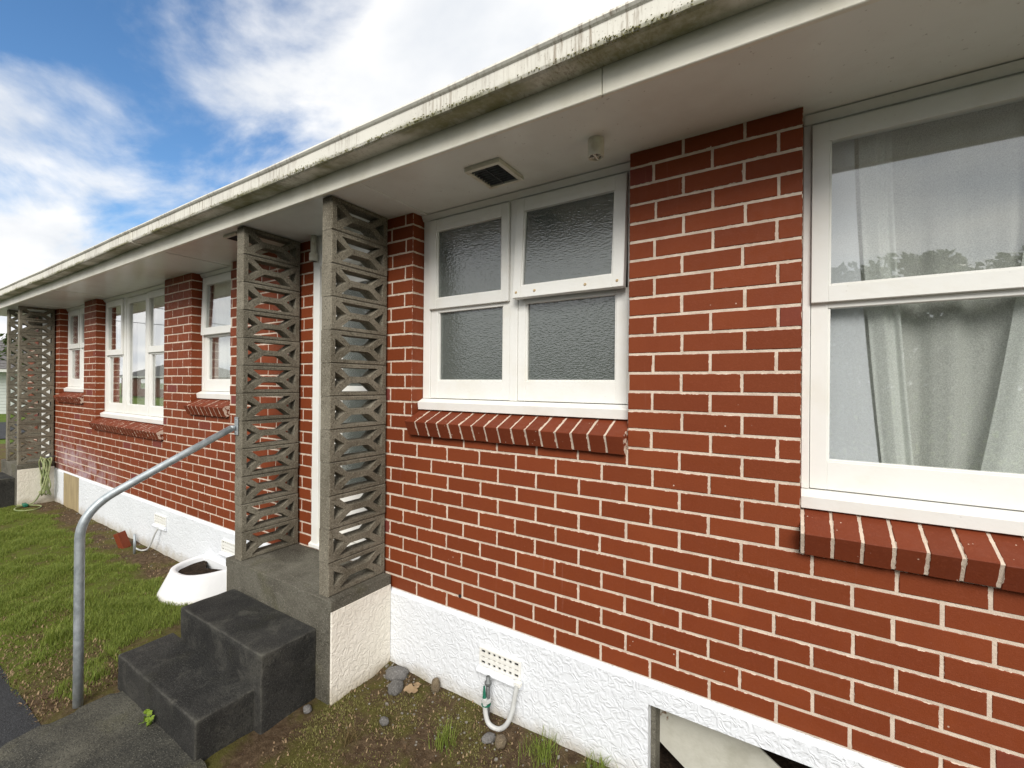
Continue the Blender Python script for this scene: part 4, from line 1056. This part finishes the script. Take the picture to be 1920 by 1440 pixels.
def tree(x, y, s, rz, label):
    e = empty('tree', (x, y, -0.05)); e.rotation_euler = (0, 0, rz); e.scale = (s, s, s * rng.uniform(0.92, 1.08)); tag(e, label, 'tree', 'garden trees')
    obj('trunk', tme, e); obj('crown', CR, e)
tlab = ['tree opposite the house, mirrored in the large window', 'second tree opposite the house from the right', 'third tree opposite the house from the right', 'fourth tree opposite the house from the right', 'fifth tree opposite the house from the right', 'leftmost tree opposite the house']
for i, (x, y, s) in enumerate([(0.6, -13.6, 1.12), (3.3, -14, 1.17), (6.4, -13.5, 1.10), (-2.6, -14.5, 0.95), (-9, -17, 0.62), (-15, -17, 0.6)]): tree(x, y, s, i * 1.3, tlab[i])
tree(-29.6, 5.3, 1.30, 0.7, 'tree behind the roof whose branch tips show above the gutter')

# unseen hedge, added so the window panes mirror dark foliage, not lawn
HD = []
for k in range(3):
    g = np.random.default_rng(40 + k); V = []; F = []; U = []
    for i in range(5200):
        x, y, z = g.uniform(-1.55, 1.55), g.uniform(-0.5, 0.5), g.uniform(0, 1) ** 0.8 * (2.3 + 0.25 * math.sin(k + g.uniform(-1.5, 1.5)))
        nv = Vector(g.normal(size=3)).normalized(); a = nv.orthogonal().normalized(); b = nv.cross(a); s_ = 0.10 * g.uniform(0.5, 1.2); p = Vector((x, y, z))
        q = len(V); V += [tuple(p - a * s_), tuple(p + b * s_ * .5), tuple(p + a * s_), tuple(p - b * s_ * .5)]; F.append((q, q + 1, q + 2, q + 3)); U += [g.random(), 0] * 4
    me = mesh('foliage', V, F, 'leaf'); me.uv_layers.new(name='rnd').data.foreach_set('uv', U); HD.append(me)
STM = MB().tube([(0, 0, -0.05), (0.02, 0, 1.0), (-0.02, 0.03, 1.9)], [0.06, 0.045, 0.02], 7).build('stem', 'bark', None, sm=True); sme = STM.data; bpy.data.objects.remove(STM)
hl = ['first', 'second', 'third', 'fourth', 'fifth', 'sixth', 'seventh', 'eighth']
for k in range(8):
    e = empty('added_hedge_shrub', (10.0 - 3.0 * k, -12.2, -0.05)); e.rotation_euler = (0, 0, math.pi * (k % 2)); tag(e, hl[k] + ' shrub from the right in the unseen hedge added for the window reflections', 'shrub', 'unseen hedge added for reflections')
    obj('foliage', HD[k % 3], e); obj('stem', sme, e)

# ------------------------------------------------------------------ neighbours
def nhouse(name, cx, cy, lx, ly, rz, wall_m, label, h=2.45):
    e = empty(name, (cx, cy, -0.05)); e.rotation_euler = (0, 0, rz); tag(e, label, 'house')
    if wall_m == 'boards':
        nb = int(h / 0.17)
        for i in range(nb):
            z = i * h / nb; q = MB(); q.box(-lx / 2 - 0.01 * 0, lx / 2, -ly / 2, ly / 2, z, z + h / nb - 0.012); q.build('weatherboard', wall_m, e)
    else: MB().box(-lx / 2, lx / 2, -ly / 2, ly / 2, 0, h).build('wall', wall_m, e)
    o_ = 0.5; rh = 1.9; rd = max(0.5, lx / 2 - ly / 2)
    A = [(-lx / 2 - o_, -ly / 2 - o_, h), (lx / 2 + o_, -ly / 2 - o_, h), (lx / 2 + o_, ly / 2 + o_, h), (-lx / 2 - o_, ly / 2 + o_, h), (-rd, 0, h + rh), (rd, 0, h + rh)]
    V = []; F = []
    rfm = MB(); rfm.v = A; rfm.f = [(0, 1, 5, 4), (1, 2, 5), (2, 3, 4, 5), (3, 0, 4), (3, 2, 1, 0)]; ro = rfm.build('roof', 'tile', e)
    # tile courses as shallow ledges
    N = 12
    for i in range(N):
        t_ = i / N; t2 = t_ + 0.012
        def lerp(p, q, k): return tuple(p[a] + (q[a] - p[a]) * k for a in range(3))
        for (a, b, c_, d_) in ((0, 1, 5, 4), (1, 2, 5, 5), (2, 3, 4, 5), (3, 0, 4, 4)):
            p1, p2 = lerp(A[a], A[d_], t_), lerp(A[b], A[c_], t_); p3, p4 = lerp(A[b], A[c_], t2), lerp(A[a], A[d_], t2)
            up = (0, 0, 0.03)
            q = MB(); q.v = [p1, p2, p3, p4] + [tuple(u + v_ for u, v_ in zip(p, up)) for p in (p1, p2, p3, p4)]
            q.f = [(0, 1, 2, 3), (4, 5, 6, 7), (0, 1, 5, 4), (1, 2, 6, 5), (2, 3, 7, 6), (3, 0, 4, 7)]; q.build('tile_course', 'tile', ro)
    MB().box(-lx / 2 - o_, lx / 2 + o_, -ly / 2 - o_ - 0.02, -ly / 2 - o_, h - 0.16, h - 0.005).box(lx / 2 + o_, lx / 2 + o_ + 0.02, -ly / 2 - o_, ly / 2 + o_, h - 0.16, h - 0.005).build('fascia', 'white', e)
    for k in (-0.3, 0.05, 0.33):
        xw = lx * k
        f_ = MB().box(xw - 0.75, xw + 0.75, -ly / 2 - 0.04, -ly / 2 + 0.01, 0.95, 2.15).build('window', 'white', e)
        for a, b in ((-0.68, -0.04), (0.04, 0.68)): MB().box(xw + a, xw + b, -ly / 2 - 0.05, -ly / 2 - 0.041, 1.02, 2.08).build('pane', 'glass', f_)
    for k in (-0.25, 0.25):
        yw = ly * k
        f_ = MB().box(lx / 2 - 0.01, lx / 2 + 0.04, yw - 0.75, yw + 0.75, 0.95, 2.15).build('window', 'white', e)
        MB().box(lx / 2 + 0.041, lx / 2 + 0.05, yw - 0.68, yw + 0.68, 1.02, 2.08).build('pane', 'glass', f_)
nhouse('neighbour_house', -40.5, 4.5, 9, 8, 0, 'boards', 'white weatherboard house with grey tiled roof across the road')
nhouse('neighbour_house', -66.0, -24.0, 16, 8, R(180), 'farbrick', 'brick house with white windows opposite, mirrored in the three-light window')
for i, (a, b) in enumerate((((-20, -9, 4.68), (-22, 16, 5.65)), ((-20.6, -9, 4.12), (-22.6, 16, 5.0)))):
    P = [Vector(a).lerp(Vector(b), k / 24) - Vector((0, 0, 0.35 * math.sin(math.pi * k / 24))) for k in range(25)]
    tag(MB().tube(P, 0.012, 6).build('power_line', 'wire', None), ('upper' if i == 0 else 'lower') + ' overhead power line crossing the sky at far left', 'wire')
